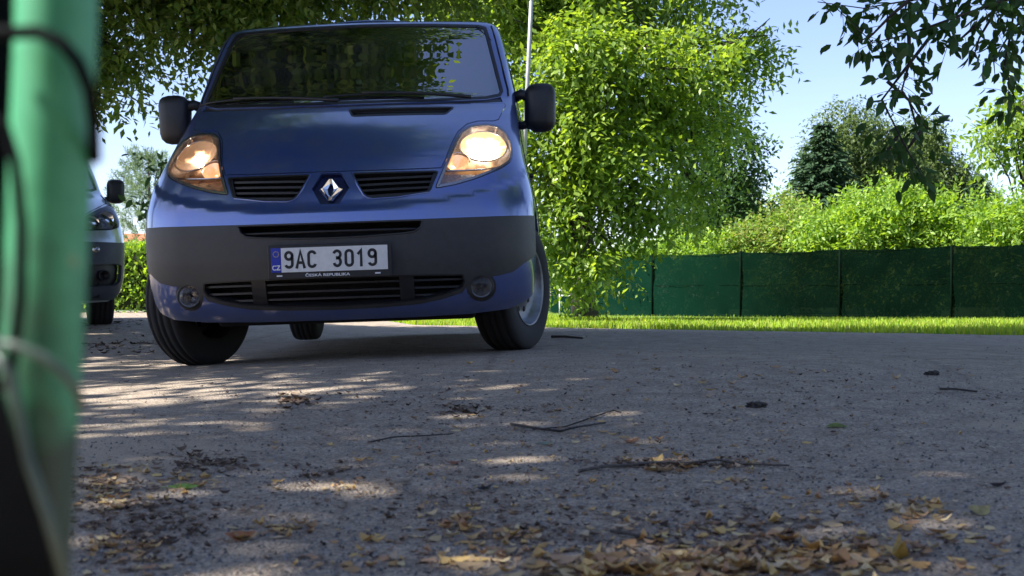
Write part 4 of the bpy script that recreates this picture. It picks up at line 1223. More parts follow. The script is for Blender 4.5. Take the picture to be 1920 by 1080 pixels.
# ---- near branch hanging into the top right corner, in shade
T = empty('overhanging_tree', (6.2, 5.6, gz(6.2, 5.6)))
tag(T, 'shaded tree outside the frame whose dark leafy branches hang into the top right corner', 'tree')
o0 = Vector((6.2, 5.6, 0))
def W7(u, v, y=7.0): return Vector(((u)*y/2200, y, .33+v*y/2200))-o0
main = [[Vector((0, 0, -.1)), Vector((-.15, .2, 1.6)), Vector((-.6, .8, 2.8)), Vector((-1.6, 1.2, 3.1))], ]
strands = [
    [(1060, 640), (900, 540), (800, 505), (700, 470), (640, 455), (575, 520)],
    [(1060, 640), (960, 580), (850, 560), (720, 545), (640, 530), (560, 545)],
    [(800, 505), (740, 430), (705, 380), (735, 310), (760, 262), (780, 232)],
    [(740, 430), (780, 390), (800, 330), (812, 300)],
    [(700, 470), (705, 420), (690, 370), (730, 300)],
    [(900, 540), (850, 500), (815, 470), (780, 455)],
    [(960, 560), (945, 500), (940, 440), (950, 405), (960, 360)],
    [(1060, 600), (985, 530), (950, 470), (955, 430)],
    [(720, 545), (668, 500), (640, 470), (612, 455)],
    [(900, 560), (880, 520), (860, 480), (845, 440)],
    [(735, 310), (715, 280), (722, 250)], [(800, 330), (775, 290), (770, 262)],
    [(1000, 620), (930, 590), (840, 600), (700, 600)], [(1000, 620), (900, 620), (780, 640), (650, 620)]]
paths = [(main[0], [.10, .085, .06, .035])]
LP = []; LD = []
rr = random.Random(5)
for si, st in enumerate(strands):
    y = 6.6+.25*(si % 4)
    pts = [W7(u, v-1, 7.0)+Vector((0, (y-7)+rr.uniform(-.05, .05), 0)) for u, v in st]
    if si in (0, 1): pts = [main[0][-1]]+pts
    if si in (6, 7, 12, 13): pts = [main[0][-1]+Vector((.1, 0, 0))]+pts
    paths.append((pts, [max(.0025, .012*(1-i/len(pts))) for i in range(len(pts))]))
    seg = []
    for i in range(1 if len(st) != len(pts) else 0, len(pts)-1):
        a, b = pts[i], pts[i+1]; m = max(2, int((b-a).length/.05))
        for k in range(m): seg.append((a.lerp(b, k/m), (b-a).normalized()))
    for p, d in seg:
        dens = 3 if si not in (2, 3, 4, 5) else 2
        for _ in range(dens):
            # short side shoot carrying leaflets
            sd = Vector((rr.uniform(-1, 1), rr.uniform(-1, 1), rr.uniform(-1.0, .35))).normalized()
            l = rr.uniform(.03, .24)
            e = p+sd*l
            if rr.random() < .35: paths.append(([p, p.lerp(e, .5)+Vector((0, 0, .01)), e], [.002, .0016, .001]))
            for q in range(2):
                LP.append(p.lerp(e, rr.uniform(.5, 1))); dd = sd+Vector((rr.uniform(-.7, .7), rr.uniform(-.7, .7), rr.uniform(-1.1, .1)))
                LD.append(dd)
LP = np.array([tuple(v) for v in LP]); LD = np.array([tuple(v) for v in LD])
n = len(LP); N = unit(n); L = .092*rng.uniform(.55, 1.25, n)
tubes('branches', paths, DBARK, T, 6)
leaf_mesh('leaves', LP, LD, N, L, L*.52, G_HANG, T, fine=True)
# rest of that crown, above and outside the frame
crown('crown', [(-.6, 1.0, 4.3, 1.9, 1.8, 1.1), (.6, -1.2, 4.6, 1.8, 1.9, 1.3), (-1.9, -.4, 4.6, 1.3, 1.6, .9), (1.2, 1.6, 4.8, 1.8, 1.6, 1.4)], 1700, 8, .17, G_CAN, T, .4, .3, .55)

# ---- plants along the fence
def bush(name, label, c, lobes, ntw, per, leaf, mat, group=None, wr=.46, droop=.12, up=.9, shell=.3):
    b = (c[0], c[1], gz(*c)); t = empty(name, b)
    lo = [(a-b[0], q-b[1], z-b[2], d, e, f) for a, q, z, d, e, f in lobes]
    rr_ = random.Random(int(c[0]*100)); pa = []
    for l in lo:
        for k in range(6):
            e = Vector(l[:3])+Vector((rr_.uniform(-.7, .7)*l[3], rr_.uniform(-.7, .7)*l[4], rr_.uniform(-.3, .8)*l[5])); s = Vector((l[0]*.5+rr_.uniform(-.1, .1), l[1]*.5, 0))
            pa.append(([s, s.lerp(e, .5)+Vector((0, 0, .15)), e], [.018, .012, .005]))
    tubes('stems', pa, DBARK, t, 5)
    crown('foliage', clump(lo, 12, .40, int(c[0]*10), .8)+[tuple(v[:3])+tuple(q*.75 for q in v[3:]) for v in lo], int(ntw*1.5), per, leaf*.85, mat, t, droop, shell, wr, up)
    return tag(t, label, 'shrub', group)
GB_ = 'shrubs leaning over the green fence'
bush('shrub', 'largest bright yellow green shrub spilling over the fence under the distant birches', (8.2, 26.6),
     [(7.75, 26.8, 1.9, .85, .7, .75), (8.7, 26.2, 2.1, 1.0, .7, .80), (8.3, 26.7, 1.0, 1.3, .6, .9), (9.4, 25.9, 1.9, .7, .6, .7), (7.1, 27.4, 1.55, .5, .5, .45), (9.2, 26.0, .9, .9, .5, .8)], 2400, 8, .15, G_BUSH, GB_)
bush('shrub', 'bright yellow green shrub at the far right end of the fence', (10.6, 24.2),
     [(10.2, 24.8, 1.75, .6, .6, .65), (10.9, 24.3, 1.9, .8, .6, .75), (10.6, 24.5, .9, 1.0, .5, .8), (11.9, 23.8, 1.8, .9, .6, .8)], 1500, 8, .15, G_BUSH, GB_)
bush('shrub', 'mixed shrub with reddish shoots left of the largest yellow green one', (6.4, 28.2),
     [(6.1, 28.6, 1.7, .7, .6, .6), (6.9, 28.2, 1.75, .55, .6, .62), (6.5, 28.2, .8, 1.0, .5, .7), (5.6, 28.9, 1.5, .5, .5, .5), (6.8, 28.6, 2.35, .22, .3, .4)], 1300, 8, .13, G_MIX, GB_)
bush('shrub', 'low yellow green shrub row topping the fence beside the large sunlit tree', (4.2, 29.6),
     [(3.4, 30.1, 1.45, .6, .5, .42), (4.2, 29.5, 1.5, .7, .5, .42), (5.0, 28.9, 1.45, .6, .5, .45), (3.0, 30.4, 1.3, .6, .5, .4), (4.6, 29.3, .7, .9, .45, .6)], 1500, 8, .12, G_BUSH, GB_)
bush('shrub', 'shaded green shrub behind the left end of the fence net', (2.6, 31.2),
     [(2.0, 31.4, 1.0, .9, .5, .8), (3.2, 30.5, .7, .7, .4, .55), (1.3, 32.0, .9, .8, .5, .8)], 900, 8, .12, G_DARK, GB_)
tree('far_tree', 'pale green bushy tree low behind the shrubs right of the large sunlit tree', (8.2, 40), 2.6,
     [(7.6, 40, 2.4, 1.1, .9, .9), (9.2, 40, 2.7, 1.3, .9, 1.1), (10.8, 40, 2.2, 1.1, .9, 1.0), (6.4, 40, 2.8, 1.0, .9, 1.2)], 1300, 8, .18, G_MIX, DBARK, .1, .3, .3, .5, G, 17)

# ---- left background: clipped hedge, pine, house
t = empty('hedge', (-7.4, 20.5, gz(-7.4, 20.5)))
n = 9000
P = np.stack([rng.uniform(-2.6, 2.2, n), rng.choice([-.35, .35, 0], n, p=[.5, .15, .35]), rng.uniform(0, 1.16, n)], 1)
tp = P[:, 1] == 0; P[tp, 2] = 1.14; P[tp, 1] = rng.uniform(-.35, .35, tp.sum())
P += rng.normal(size=(n, 3))*.035
D = unit(n); D[:, 2] += .6; D[:, 1] -= .4
L = .10*rng.uniform(.7, 1.3, n)
leaf_mesh('foliage', P, D, unit(n)+np.array([0, -.4, .8]), L, L*.5, G_BUSH, t)
bm = bmesh.new(); box(bm, (-.2, 0, .55), (4.6, .5, 1.0)); bm_obj('twig_core', bm, M('hedge_inner_twigs', (.02, .03, .012), .95, noise=(20, .5), bump=(30, 1)), t)
tag(t, 'clipped bright green hedge behind the gap between the two vans', 'hedge')
pc_ = (-9.3, 30)
b0 = gz(*pc_); t = empty('pine', (pc_[0], pc_[1], b0))
tubes('trunk', [([(0, 0, -.1), (.05, 0, 2), (0, 0, 4.0)], [.09, .06, .01])], BARK, t, 7)
P = []; D = []
rr = random.Random(3)
for k in range(520):
    z = rr.uniform(.3, 3.9); a = rr.uniform(0, 6.283); r = 1.7*(1-z/4.3)**.7*rr.uniform(.3, 1.1)
    c = Vector((r*math.cos(a), r*math.sin(a), z)); d = Vector((math.cos(a), math.sin(a), .9)).normalized()
    for q in range(46):
        s = rr.random()*.34
        P.append(c+d*s); v = Vector((rr.gauss(0, 1), rr.gauss(0, 1), rr.gauss(0, 1))).normalized()+d*.8; D.append(v)
P = np.array([tuple(v) for v in P]); D = np.array([tuple(v) for v in D]); L = np.full(len(P), .13)*rng.uniform(.7, 1.2, len(P))
leaf_mesh('crown', P, D, unit(len(P)), L, L*.11, G_PINE, t)
tag(t, 'pale grey green pine behind the hedge between the two vans', 'tree')

# ---- hedge behind the camera: unseen, added to keep low sky light off the van's underside
t = empty('hedge', (.5, -3.4, 0))  # added unseen hedge, blocks low sky light
n = 16000
P = np.stack([rng.uniform(-9, 9, n), rng.uniform(-.1, .55, n), rng.uniform(0, 2.5, n)], 1)
D = unit(n); D[:, 1] += .5
L = .16*rng.uniform(.7, 1.3, n)
leaf_mesh('foliage', P, D, unit(n)+np.array([0, .6, .6]), L, L*.6, G_DARK, t)
bm = bmesh.new(); box(bm, (0, 0, 1.2), (18, .8, 2.4), .1); bm_obj('twig_core', bm, bpy.data.materials['hedge_inner_twigs'], t)
tag(t, 'tall dark hedge behind the camera, unseen and added to block low sky light', 'hedge')
# ================================================================ FENCE, HOUSE, POLES
def fence_pt(s): return Vector((2.82+s*.7470, 29.5-s*.6648, 0))       # s in metres along the run
FN = empty('net_fence', (2.82, 29.5, 0))
tag(FN, 'long dark green shade net fence on thin posts along the far side of the grass', 'fence')
def netmat():
    m = bpy.data.materials.new('green_shade_net'); m.use_nodes = True
    t = m.node_tree; b = t.nodes['Principled BSDF']; out = t.nodes['Material Output']
    b.inputs['Base Color'].default_value = (.012, .085, .045, 1); b.inputs['Roughness'].default_value = .9; b.inputs['Specular IOR Level'].default_value = .02
    tc = t.nodes.new('ShaderNodeTexCoord'); nz = t.nodes.new('ShaderNodeTexNoise'); nz.inputs['Scale'].default_value = 1.6; nz.inputs['Detail'].default_value = 5
    t.links.new(tc.outputs['Object'], nz.inputs['Vector'])
    rp = t.nodes.new('ShaderNodeValToRGB'); rp.color_ramp.elements[0].color = (.0006, .0035, .0018, 1); rp.color_ramp.elements[1].color = (.003, .014, .008, 1)
    t.links.new(nz.outputs[0], rp.inputs[0])
    # paler toward the left end: sunlight on the net put into its colour
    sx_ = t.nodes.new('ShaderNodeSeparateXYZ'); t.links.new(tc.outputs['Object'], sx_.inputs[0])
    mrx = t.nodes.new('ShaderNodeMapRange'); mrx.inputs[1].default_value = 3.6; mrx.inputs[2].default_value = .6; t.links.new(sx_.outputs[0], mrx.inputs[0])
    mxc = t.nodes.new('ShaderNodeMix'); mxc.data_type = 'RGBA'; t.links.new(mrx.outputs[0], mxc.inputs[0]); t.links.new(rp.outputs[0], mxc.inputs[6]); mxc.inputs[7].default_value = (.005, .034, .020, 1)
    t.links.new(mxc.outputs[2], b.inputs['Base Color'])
    tl = t.nodes.new('ShaderNodeBsdfTranslucent'); t.links.new(mxc.outputs[2], tl.inputs[0])
    m1 = t.nodes.new('ShaderNodeMixShader'); m1.inputs[0].default_value = .45
    t.links.new(b.outputs[0], m1.inputs[1]); t.links.new(tl.outputs[0], m1.inputs[2])
    tr = t.nodes.new('ShaderNodeBsdfTransparent'); tr.inputs[0].default_value = (1, 1, 1, 1)
    mr = t.nodes.new('ShaderNodeMapRange'); mr.inputs[3].default_value = .0; mr.inputs[4].default_value = .05
    t.links.new(nz.outputs[0], mr.inputs[0])
    m2 = t.nodes.new('ShaderNodeMixShader'); t.links.new(mr.outputs[0], m2.inputs[0])
    t.links.new(m1.outputs[0], m2.inputs[1]); t.links.new(tr.outputs[0], m2.inputs[2]); t.links.new(m2.outputs[0], out.inputs[0])
    return m
V = []; F = []; NS = 140; NZ = 8
s0, s1 = -2.4, 15.5
for i in range(NS+1):
    s = s0+(s1-s0)*i/NS; p = fence_pt(s); g = gz(p.x, p.y)
    frac = ((s-.85) % 2.48)/2.48; sag = .035*math.sin(math.pi*frac)+.008*math.sin(s*9)
    for j in range(NZ+1):
        z = g+.01+(1.50-sag)*j/NZ
        off = .02*math.sin(s*3.1+j*.8)+.012*math.sin(s*11+j*2)
        V.append((p.x-2.82+off*.66, p.y-29.5+off*.75, z))
for i in range(NS):
    for j in range(NZ):
        a = i*(NZ+1)+j; F.append((a, a+NZ+1, a+NZ+2, a+1))
mesh_obj('net', V, F, netmat(), FN, True)
PM = M('fence_post_green', (.003, .008, .005), .95, spec=.02, noise=(10, .3))
for s in (-1.63, .85, 3.33, 5.80, 8.25, 10.7, 13.2, 15.5):
    p = fence_pt(s); g = gz(p.x, p.y)
    tubes('post', [([(p.x-2.82, p.y-29.5-.03, g-.2), (p.x-2.82, p.y-29.5-.03, g+.8), (p.x-2.82, p.y-29.5-.03, g+1.54)], .024)], PM, FN, 10)
for zz in (1.49, .75):
    pts = []
    for i in range(60):
        s = s0+(s1-s0)*i/59; p = fence_pt(s); pts.append((p.x-2.82, p.y-29.5-.012, gz(p.x, p.y)+zz-(.03*math.sin(math.pi*(((s-.85) % 2.48)/2.48)) if zz > 1 else 0)))
    tubes('tension_wire', [(pts, .004)], PM, FN, 5)

# small white metal frame at the foot of the tree
WF = empty('white_frame', (1.30, 26.2, gz(1.3, 26.2)))
tag(WF, 'small white metal frame low on the grass beside the right front wheel', 'frame')
WM = M('white_painted_metal', (.72, .73, .70), .45, noise=(12, .08))
tubes('upright', [([(-.235, 0, -.05), (-.235, 0, .62)], .016)], WM, WF, 8)
tubes('upright', [([(.235, 0, -.05), (.235, 0, .60)], .016)], WM, WF, 8)
tubes('crossbar', [([(-.205, 0, .47), (.205, 0, .46)], .018)], WM, WF, 8)
tubes('side_bar', [([(-.20, .02, .47), (-.20, .02, .60)], .012), ([(.20, .02, .46), (.20, .02, .60)], .012)], WM, WF, 8)

# pole behind the van
LPm = M('galvanised_pole', (.36, .37, .37), .45, .3, noise=(8, .15))
LO = empty('lamp_post', (.06, 15.2, gz(.06, 15.2)), (0, R(2.6), 0))
tag(LO, 'slim pale metal lamp post rising behind the right wing mirror of the blue van', 'lamp post')
tubes('pole', [([(0, 0, -.2), (0, 0, 3), (0, 0, 6.2)], [.036, .028, .024])], LPm, LO, 12)
tubes('arm', [([(0, 0, 6.15), (-.1, 0, 6.4), (-.5, 0, 6.5)], .022)], LPm, LO, 8)
bm = bmesh.new(); box(bm, (-.75, 0, 6.49), (.55, .2, .09), .03); bm_obj('lamp_head', bm, LPm, LO)

# distant house
HS = empty('house', (-24.9, 62, gz(-24.9, 62)-.25))
tag(HS, 'far house with an orange red tiled roof glimpsed behind the pine', 'house')
bm = bmesh.new(); box(bm, (0, 3, 1.5), (9, 6, 3.0))
hw_ = bm_obj('wall', bm, M('pale_render', (.55, .52, .46), .9, noise=(3, .12)), HS)
RF = M('clay_tiles', (.42, .13, .06), .8, noise=(6, .35), bump=(12, .8))
mesh_obj('roof', [(-4.9, -.5, 2.9), (4.9, -.5, 2.9), (4.9, 3, 4.1), (-4.9, 3, 4.1), (-4.9, 6.5, 2.9), (4.9, 6.5, 2.9)], [(0, 1, 2, 3), (3, 2, 5, 4), (0, 3, 4), (1, 5, 2)], RF, HS)
bm = bmesh.new(); box(bm, (1.5, 3.6, 4.2), (.5, .5, 1.0)); bm_obj('chimney', bm, RF, HS)
for x in (-2.8, 0, 2.8):
    bm = bmesh.new(); box(bm, (x, -.01, 1.6), (1.1, .06, 1.2)); wi = bm_obj('window', bm, MT['white'], HS)
    bm = bmesh.new(); box(bm, (x, -.045, 1.6), (.95, .02, 1.05)); bm_obj('pane', bm, MT['sglass'], wi)

# ================================================================ NEAR POST (left foreground)
# green painted post a hand's breadth from the camera, with cords tied round it
GP = empty('green_post', (-.1195, .30, gz(-.12, .3)))
tag(GP, 'blurred green painted post with black cords tied round it, filling the left edge in front', 'post')
GM = bpy.data.materials.new('green_post_paint'); GM.use_nodes = True
t = GM.node_tree; b = t.nodes['Principled BSDF']
tc = t.nodes.new('ShaderNodeTexCoord'); nz = t.nodes.new('ShaderNodeTexNoise'); nz.inputs['Scale'].default_value = 60; nz.inputs['Detail'].default_value = 6
t.links.new(tc.outputs['Object'], nz.inputs['Vector'])
rp = t.nodes.new('ShaderNodeValToRGB'); e = rp.color_ramp.elements
e[0].position = .35; e[0].color = (.035, .22, .10, 1); e[1].position = .64; e[1].color = (.06, .30, .15, 1)
q = e.new(.74); q.color = (.24, .22, .09, 1)
t.links.new(nz.outputs[0], rp.inputs[0])
# shade on the lower post, painted in as a mottled darkening
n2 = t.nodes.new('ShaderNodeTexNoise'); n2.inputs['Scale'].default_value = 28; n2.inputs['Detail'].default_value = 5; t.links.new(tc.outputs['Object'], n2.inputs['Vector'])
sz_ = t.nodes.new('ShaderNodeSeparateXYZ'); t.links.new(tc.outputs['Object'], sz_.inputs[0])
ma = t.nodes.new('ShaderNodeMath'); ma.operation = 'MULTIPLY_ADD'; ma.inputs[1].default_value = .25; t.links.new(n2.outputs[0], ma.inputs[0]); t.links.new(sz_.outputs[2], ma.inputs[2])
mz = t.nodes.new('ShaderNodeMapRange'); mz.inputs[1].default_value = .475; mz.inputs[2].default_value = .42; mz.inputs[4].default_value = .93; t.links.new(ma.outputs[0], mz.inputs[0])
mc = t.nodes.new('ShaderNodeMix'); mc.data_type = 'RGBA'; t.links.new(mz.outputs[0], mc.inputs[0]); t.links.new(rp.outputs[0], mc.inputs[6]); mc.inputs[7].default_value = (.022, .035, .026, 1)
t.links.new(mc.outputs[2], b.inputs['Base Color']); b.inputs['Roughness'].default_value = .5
CB = M('black_cord', (.005, .006, .007), .85, spec=.05, noise=(80, .3))
CG = M('grey_green_wire', (.07, .10, .085), .4, .2, noise=(80, .3))
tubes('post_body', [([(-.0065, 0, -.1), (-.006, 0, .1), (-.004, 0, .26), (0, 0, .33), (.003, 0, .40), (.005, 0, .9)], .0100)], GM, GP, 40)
bm = bmesh.new(); box(bm, (-.017, .004, .25), (.012, .02, 1.1), .003); bm_obj('side_strip', bm, M('black_side_strip', (.006, .007, .008), .85, spec=.05, noise=(40, .3)), GP)
def pk(u, v, d=.285): return Vector(((u-960)*d/2200+.1195, d-.30, .33+(560-v)*d/2200-gz(-.12, .3)))
tubes('cord', [([pk(-40, 60), pk(20, 62), pk(70, 60, .284), pk(115, 80, .283), pk(148, 120, .284), pk(168, 170, .286), pk(176, 230, .292), pk(178, 300, .30)], .0017)], CB, GP, 12)
tubes('cord', [([pk(-30, 210), pk(8, 235, .286), pk(28, 300, .285), pk(40, 420, .285), pk(38, 560, .285), pk(20, 700, .286), pk(-20, 760)], .0014)], CB, GP, 10)
tubes('wire', [([pk(-20, 640), pk(30, 648, .284), pk(80, 668, .283), pk(120, 700, .284), pk(146, 735, .288), pk(152, 765, .294)], .0012)], CG, GP, 8)
tubes('wire', [([pk(-10, 660), pk(18, 700, .284), pk(35, 780, .284), pk(50, 860, .284), pk(85, 960, .284), pk(120, 1090, .285)], .0014)], CG, GP, 8)
mesh_obj('lower_wrap', [pk(-60, 760, .283), pk(10, 740, .2825), pk(45, 880, .2825), pk(90, 1000, .283), pk(105, 1120, .283), pk(-60, 1120, .283)]+[pk(-60, 760, .287), pk(10, 740, .287), pk(45, 880, .287), pk(95, 1000, .287), pk(110, 1120, .287), pk(-60, 1120, .287)],
         [(0, 1, 2, 3, 4, 5), (11, 10, 9, 8, 7, 6)]+[(i, 6+i, 6+(i+1) % 6, (i+1) % 6) for i in range(6)], CB, GP)

# ================================================================ LITTER ON THE ASPHALT
def gp_(u, v):
    y = .33*2200/(v-560)
    for _ in range(6): y = (.33-gz((u-960)*y/2200, y)-.008)*2200/(v-560)
    return (u-960)*y/2200, y
LIT = leafmat('fallen_leaf', [(.36, .22, .12), (.50, .31, .12), (.62, .45, .18), (.26, .16, .10), (.66, .54, .30), (.40, .23, .13), (.58, .49, .34)], .12, .8, .2)
LDK = leafmat('fallen_dark_leaf', [(.05, .035, .028), (.10, .065, .045), (.16, .11, .08), (.24, .17, .12), (.07, .05, .04)], .05, .85, .2)
def curled(P, ang, L, Wd, curl, tilt):
    """vectorised curled leaves lying on the ground: 3x5 grid each"""
    n = len(P); V = []
    ca, sa = np.cos(ang), np.sin(ang)
    prof = [0.04, .75, 1., .7, .05]
    for i in range(5):
        t = i/4-.5
        for s in (-1, 0, 1):
            a = t*L; bq = s*.5*Wd*prof[i]
            z = curl*(4*t*t)*L*.5+(abs(s)*curl*.5+tilt*s*.5)*Wd*prof[i]*.6+.0015
            z = z+rng.normal(size=n)*L*.02
            V.append(np.stack([P[:, 0]+a*ca-bq*sa, P[:, 1]+a*sa+bq*ca, P[:, 2]+np.maximum(z, 0)+.0005], 1))
    V = np.stack(V, 1).reshape(-1, 3)
    b = (np.arange(n)*15)[:, None]; F = []
    for i in range(4):
        for s in range(2):
            F.append(b+np.array([[i*3+s, i*3+s+1, i*3+s+4, i*3+s+3]]))
    return V, np.concatenate(F, 0)
def litter(name, clusters, mat, kind=True):
    XY = []; SZ = []
    for (u, v, ru, rv, n, s0, s1) in clusters:
        for k in range(n):
            while True:
                a, b_ = rng.normal()*.45, rng.normal()*.45
                if abs(a) < 1.3 and abs(b_) < 1.3: break
            vv = max(600, v+rv*b_); x, y = gp_(u+ru*a, vv)
            XY.append((x, y)); SZ.append(rng.uniform(s0, s1))
    XY = np.array(XY); SZ = np.array(SZ); n = len(XY)
    P = np.stack([XY[:, 0], XY[:, 1], ground(XY[:, 0], XY[:, 1])+.008], 1)
    V, F = curled(P, rng.uniform(0, 6.28, n), SZ, SZ*rng.uniform(.3, .6, n), rng.uniform(.0, .85, n)**1.4, rng.uniform(-.8, .8, n))
    return np_obj(name, V, F, mat, smooth=True)
LITTER_CL = [(1350, 1060, 260, 26, 100, .018, .04), (230, 1040, 110, 40, 60, .012, .028), (230, 940, 120, 40, 60, .012, .026), (1000, 1040, 200, 30, 40, .014, .03), (1560, 960, 200, 60, 50, .012, .028), (900, 900, 500, 80, 80, .008, .018), (1250, 1068, 330, 26, 170, .018, .043), (1650, 1030, 260, 50, 60, .016, .036), (900, 1020, 300, 50, 60, .012, .03), (1050, 840, 900, 160, 260, .006, .016), (1500, 1050, 160, 30, 60, .02, .04), (1380, 1003, 130, 24, 26, .018, .036), (1560, 1030, 100, 26, 22, .018, .034), (1220, 1020, 120, 18, 16, .018, .036),
             (1710, 958, 110, 26, 44, .016, .034), (1820, 1000, 60, 34, 10, .02, .036), (1610, 925, 50, 50, 12, .015, .03), (1400, 870, 60, 16, 16, .012, .026),
             (1240, 875, 110, 18, 26, .02, .04), (520, 990, 90, 26, 34, .014, .03), (850, 985, 60, 34, 30, .014, .032), (975, 1000, 50, 14, 14, .016, .034), (450, 1012, 16, 10, 3, .025, .034),
             (350, 910, 80, 22, 30, .014, .03), (200, 890, 90, 34, 50, .012, .03), (640, 915, 30, 10, 10, .014, .026), (520, 912, 14, 8, 5, .015, .026), (1220, 830, 60, 14, 8, .02, .034), (1385, 900, 70, 20, 14, .015, .03),
             (1180, 985, 90, 30, 12, .014, .03), (760, 1060, 300, 24, 30, .012, .028), (1700, 1070, 200, 30, 22, .014, .03), (1050, 940, 500, 110, 90, .008, .02), (1050, 820, 700, 110, 140, .012, .028), (1300, 700, 600, 60, 60, .014, .04)]
tag(litter('leaf_litter', LITTER_CL, LIT), 'dry yellow and brown fallen leaves scattered over the near asphalt', 'leaf litter', kind='stuff')
DK = [(1250, 872, 150, 10, 90, .010, .025), (300, 960, 180, 60, 260, .006, .02), (1350, 990, 300, 60, 260, .006, .02), (1500, 1040, 300, 40, 200, .008, .022), (900, 960, 300, 60, 200, .006, .018), (555, 750, 40, 14, 70, .014, .04), (870, 770, 70, 20, 70, .010, .035), (385, 870, 90, 20, 130, .010, .028), (180, 905, 140, 40, 160, .008, .024), (640, 890, 120, 26, 60, .008, .022), (250, 1010, 160, 60, 150, .007, .022), (1000, 1000, 120, 30, 50, .008, .02), (1020, 770, 50, 12, 20, .012, .03),
      (850, 860, 700, 180, 700, .005, .016), (1450, 860, 600, 170, 600, .005, .016), (700, 740, 600, 60, 260, .008, .022), (1500, 720, 500, 70, 200, .008, .022), (1200, 1050, 800, 60, 260, .005, .015), (230, 640, 150, 26, 260, .02, .06), (200, 606, 70, 6, 60, .03, .08), (1300, 870, 200, 12, 80, .008, .02)]
tag(litter('leaf_debris', DK, LDK), 'small dark brown leaf crumbs strewn across the asphalt', 'leaf litter', kind='stuff')
# grit
n = 9000
U = rng.uniform(100, 1960, n); Vv = 600+480*rng.random(n)**.75
XY = np.array([gp_(u, v) for u, v in zip(U[:n], Vv[:n])])
sz = rng.uniform(.0012, .0042, n)*(1+.12*XY[:, 1])
base = np.array([(1, 0, 0), (-.5, .87, 0), (-.5, -.87, 0), (.2, .1, .9)])
jit = rng.uniform(.6, 1.3, (n, 4, 1))
V = np.concatenate([XY, (ground(XY[:, 0], XY[:, 1])+.0075)[:, None]], 1)[:, None, :]+base[None]*jit*sz[:, None, None]
b_ = (np.arange(n)*4)[:, None]
F = np.concatenate([b_+np.array([[0, 1, 3]]), b_+np.array([[1, 2, 3]]), b_+np.array([[2, 0, 3]])], 0)
tag(np_obj('grit', V.reshape(-1, 3), F, leafmat('grit_stone', [(.06, .06, .06), (.16, .155, .15), (.34, .32, .29), (.10, .095, .09)], 0, .8, .3)), 'fine loose stone grit over the asphalt', 'grit', kind='stuff')

# ---- single leaves, twigs and clods one can pick out
def one_leaf(name, u, v, L, wr, ang, curl, colr, label, tilt=.1, cat='leaf'):
    x, y = gp_(u, v)
    nu, nv = 14, 8; V = []; F = []
    for i in range(nu+1):
        t = i/nu; w_ = math.sin(math.pi*min(1, t*1.02))**.65*(1-.25*t)*(1 if t < .985 else .0)
        for j in range(nv+1):
            s = j/nv*2-1
            a = (t-.5)*L; b2 = s*L*wr*.5*w_*(1+.06*math.sin(t*40))
            z = curl*L*(2*(t-.5))**2*.5+abs(s)*w_*L*wr*.18+tilt*s*w_*L*wr*.3+.02*L*math.sin(t*9+s*3)
            V.append((a, b2, max(z, 0)+.002))
    for i in range(nu):
        for j in range(nv):
            k = i*(nv+1)+j; F.append((k, k+nv+1, k+nv+2, k+1))
    m = leafmat(name+'_skin', [colr, colr], .15, .6, .3)
    tt = m.node_tree; bb = tt.nodes['Principled BSDF']
    t_c = tt.nodes.new('ShaderNodeTexCoord'); n_z = tt.nodes.new('ShaderNodeTexNoise'); n_z.inputs['Scale'].default_value = 90
    tt.links.new(t_c.outputs['Object'], n_z.inputs['Vector']); r_p = tt.nodes.new('ShaderNodeValToRGB')
    r_p.color_ramp.elements[0].position = .35; r_p.color_ramp.elements[0].color = tuple(c*.7 for c in colr)+(1,); r_p.color_ramp.elements[1].position = .7; r_p.color_ramp.elements[1].color = tuple(c*1.2 for c in colr)+(1,)
    tt.links.new(n_z.outputs[0], r_p.inputs[0]); tt.links.new(r_p.outputs[0], bb.inputs['Base Color'])
    o = mesh_obj(name, V, F, m, None, True); o.location = (x, y, gz(x, y)+.008); o.rotation_euler = (R(6), 0, ang)
    tubes('stalk', [([(-L*.5, 0, .003), (-L*.62, L*.03, .006), (-L*.75, 0, .003)], .0007)], m, o, 5)
    return tag(o, label, cat)
one_leaf('fallen_leaf', 1567, 802, .052, .72, 2.9, .05, (.34, .46, .20), 'pale green oval leaf lying flat on the asphalt right of the sticks', .35)
one_leaf('fallen_leaf', 345, 918, .052, .5, .3, .2, (.22, .36, .08), 'green leaf in the debris patch near the green post')
one_leaf('fallen_leaf', 1686, 1050, .062, .35, 1.35, .9, (.42, .29, .09), 'curled yellow leaf standing hook shaped near the bottom right')
one_leaf('fallen_leaf', 905, 920, .04, .35, .4, .6, (.035, .04, .045), 'nearly black folded leaf left of the long stick')
one_leaf('fallen_leaf', 1868, 914, .036, .5, .2, .5, (.04, .025, .025), 'dark red brown leaf at the right edge')
one_leaf('fallen_leaf', 1835, 965, .046, .6, .5, .5, (.42, .36, .16), 'yellowish leaf at the right end of the leaf cluster', .6)
one_leaf('fallen_leaf', 850, 872, .034, .5, .1, .5, (.25, .12, .08), 'reddish brown leaf alone in the middle of the asphalt')
one_leaf('fallen_leaf', 450, 1014, .042, .6, .6, .5, (.36, .16, .07), 'orange brown leaf at the front of the lower left cluster', .5)
one_leaf('fallen_leaf', 1180, 832, .042, .5, .2, .6, (.22, .12, .07), 'brown curled leaf just above the long stick')
one_leaf('fallen_leaf', 1355, 1030, .05, .5, .2, .5, (.40, .27, .14), 'broad tan leaf on top of the yellow pile at the bottom')
one_leaf('fallen_leaf', 1025, 835, .036, .55, .2, .25, (.22, .28, .20), 'greyish green leaf below the forked stick')
STK = M('stick_bark', (.13, .105, .085), .85, noise=(60, .4), bump=(120, .6))
STD = M('dark_stick_bark', (.04, .032, .028), .85, noise=(60, .4), bump=(120, .6))
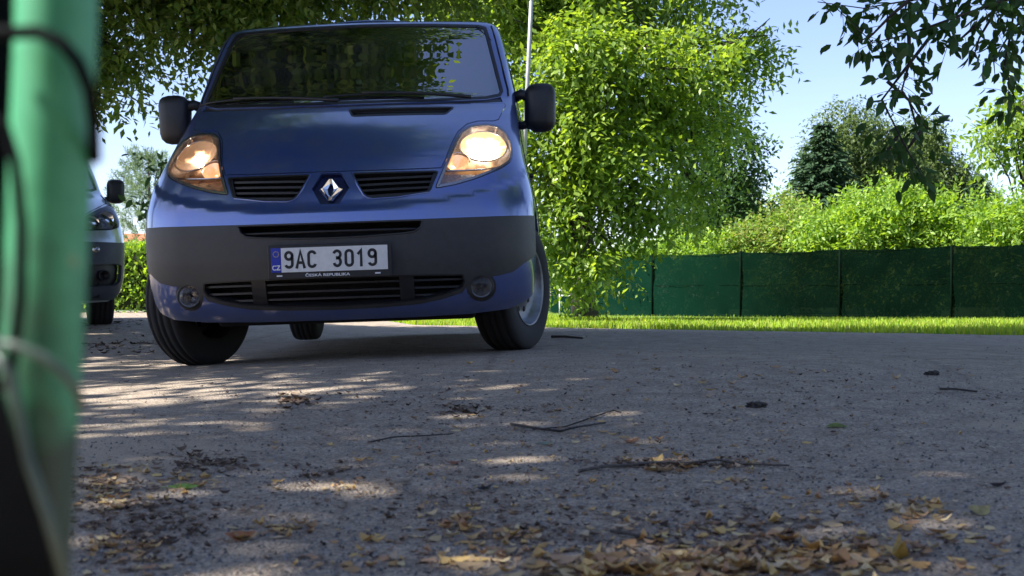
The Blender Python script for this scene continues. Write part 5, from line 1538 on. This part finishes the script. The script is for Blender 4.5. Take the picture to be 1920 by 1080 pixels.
def stick(pts, r, label, mat=STD, fork=None):
    P = [Vector(gp_(u, v)).to_3d() for u, v in pts]
    for i, p in enumerate(P): p.z = gz(p.x, p.y)+.009+r+.003*(i % 2)
    c = P[0].copy(); Q = [p-c for p in P]
    o = tubes('stick', [(Q, [r*(1-.5*i/len(Q)) for i in range(len(Q))])], mat, None, 7); o.location = c
    if fork:
        f = [Vector(gp_(u, v)).to_3d() for u, v in fork]
        for p in f: p.z = gz(p.x, p.y)+.012
        tubes('side_twig', [([p-c for p in f], r*.5)], mat, o, 6)
    return tag(o, label, 'stick')
stick([(958, 798), (1000, 808), (1050, 812), (1085, 806), (1135, 796)], .0035, 'dark forked stick in the middle of the asphalt', fork=[(1000, 808), (1060, 803), (1150, 772), (1165, 776)])
stick([(1085, 888), (1130, 882), (1180, 876), (1230, 874), (1290, 872), (1345, 869), (1400, 874), (1480, 880)], .0035, 'long pale stick among brown leaves', STK, [(1180, 876), (1215, 869), (1270, 868)])
stick([(1762, 733), (1790, 735), (1832, 738)], .004, 'short straight dark twig on the right of the asphalt')
stick([(1145, 1000), (1180, 1010), (1240, 1022)], .0025, 'short dark twig above the yellow leaf pile')
stick([(690, 832), (740, 824), (800, 819), (850, 818)], .002, 'thin dark twig left of the forked stick')
stick([(1035, 634), (1060, 635), (1092, 637)], .009, 'dark twig beside the right front wheel of the blue van')
def clod(u, v, r, label, mat):
    x, y = gp_(u, v); bm = bmesh.new(); bmesh.ops.create_icosphere(bm, subdivisions=3, radius=r); rr_ = random.Random(int(u))
    ph = [rr_.uniform(0, 6) for _ in range(6)]
    for q in bm.verts:
        c = q.co.normalized(); k = 1+.22*math.sin(c.x*4+ph[0])*math.cos(c.y*5+ph[1])+.14*math.sin(c.z*9+c.x*8+ph[2])
        q.co = Vector((q.co.x*k*1.35, q.co.y*k, max(-.3*r, q.co.z*k*.62)))
    o = bm_obj('clod', bm, mat, None, False); o.location = (x, y, gz(x, y)+.008+.2*r)
    return tag(o, label, 'clod')
CL = M('dark_clod', (.045, .038, .032), .95, noise=(60, .5), bump=(90, 1))
clod(1418, 764, .019, 'larger dark clod of earth in the middle right of the asphalt', CL)
clod(1748, 703, .018, 'smaller dark clod farther back near the right edge', CL)
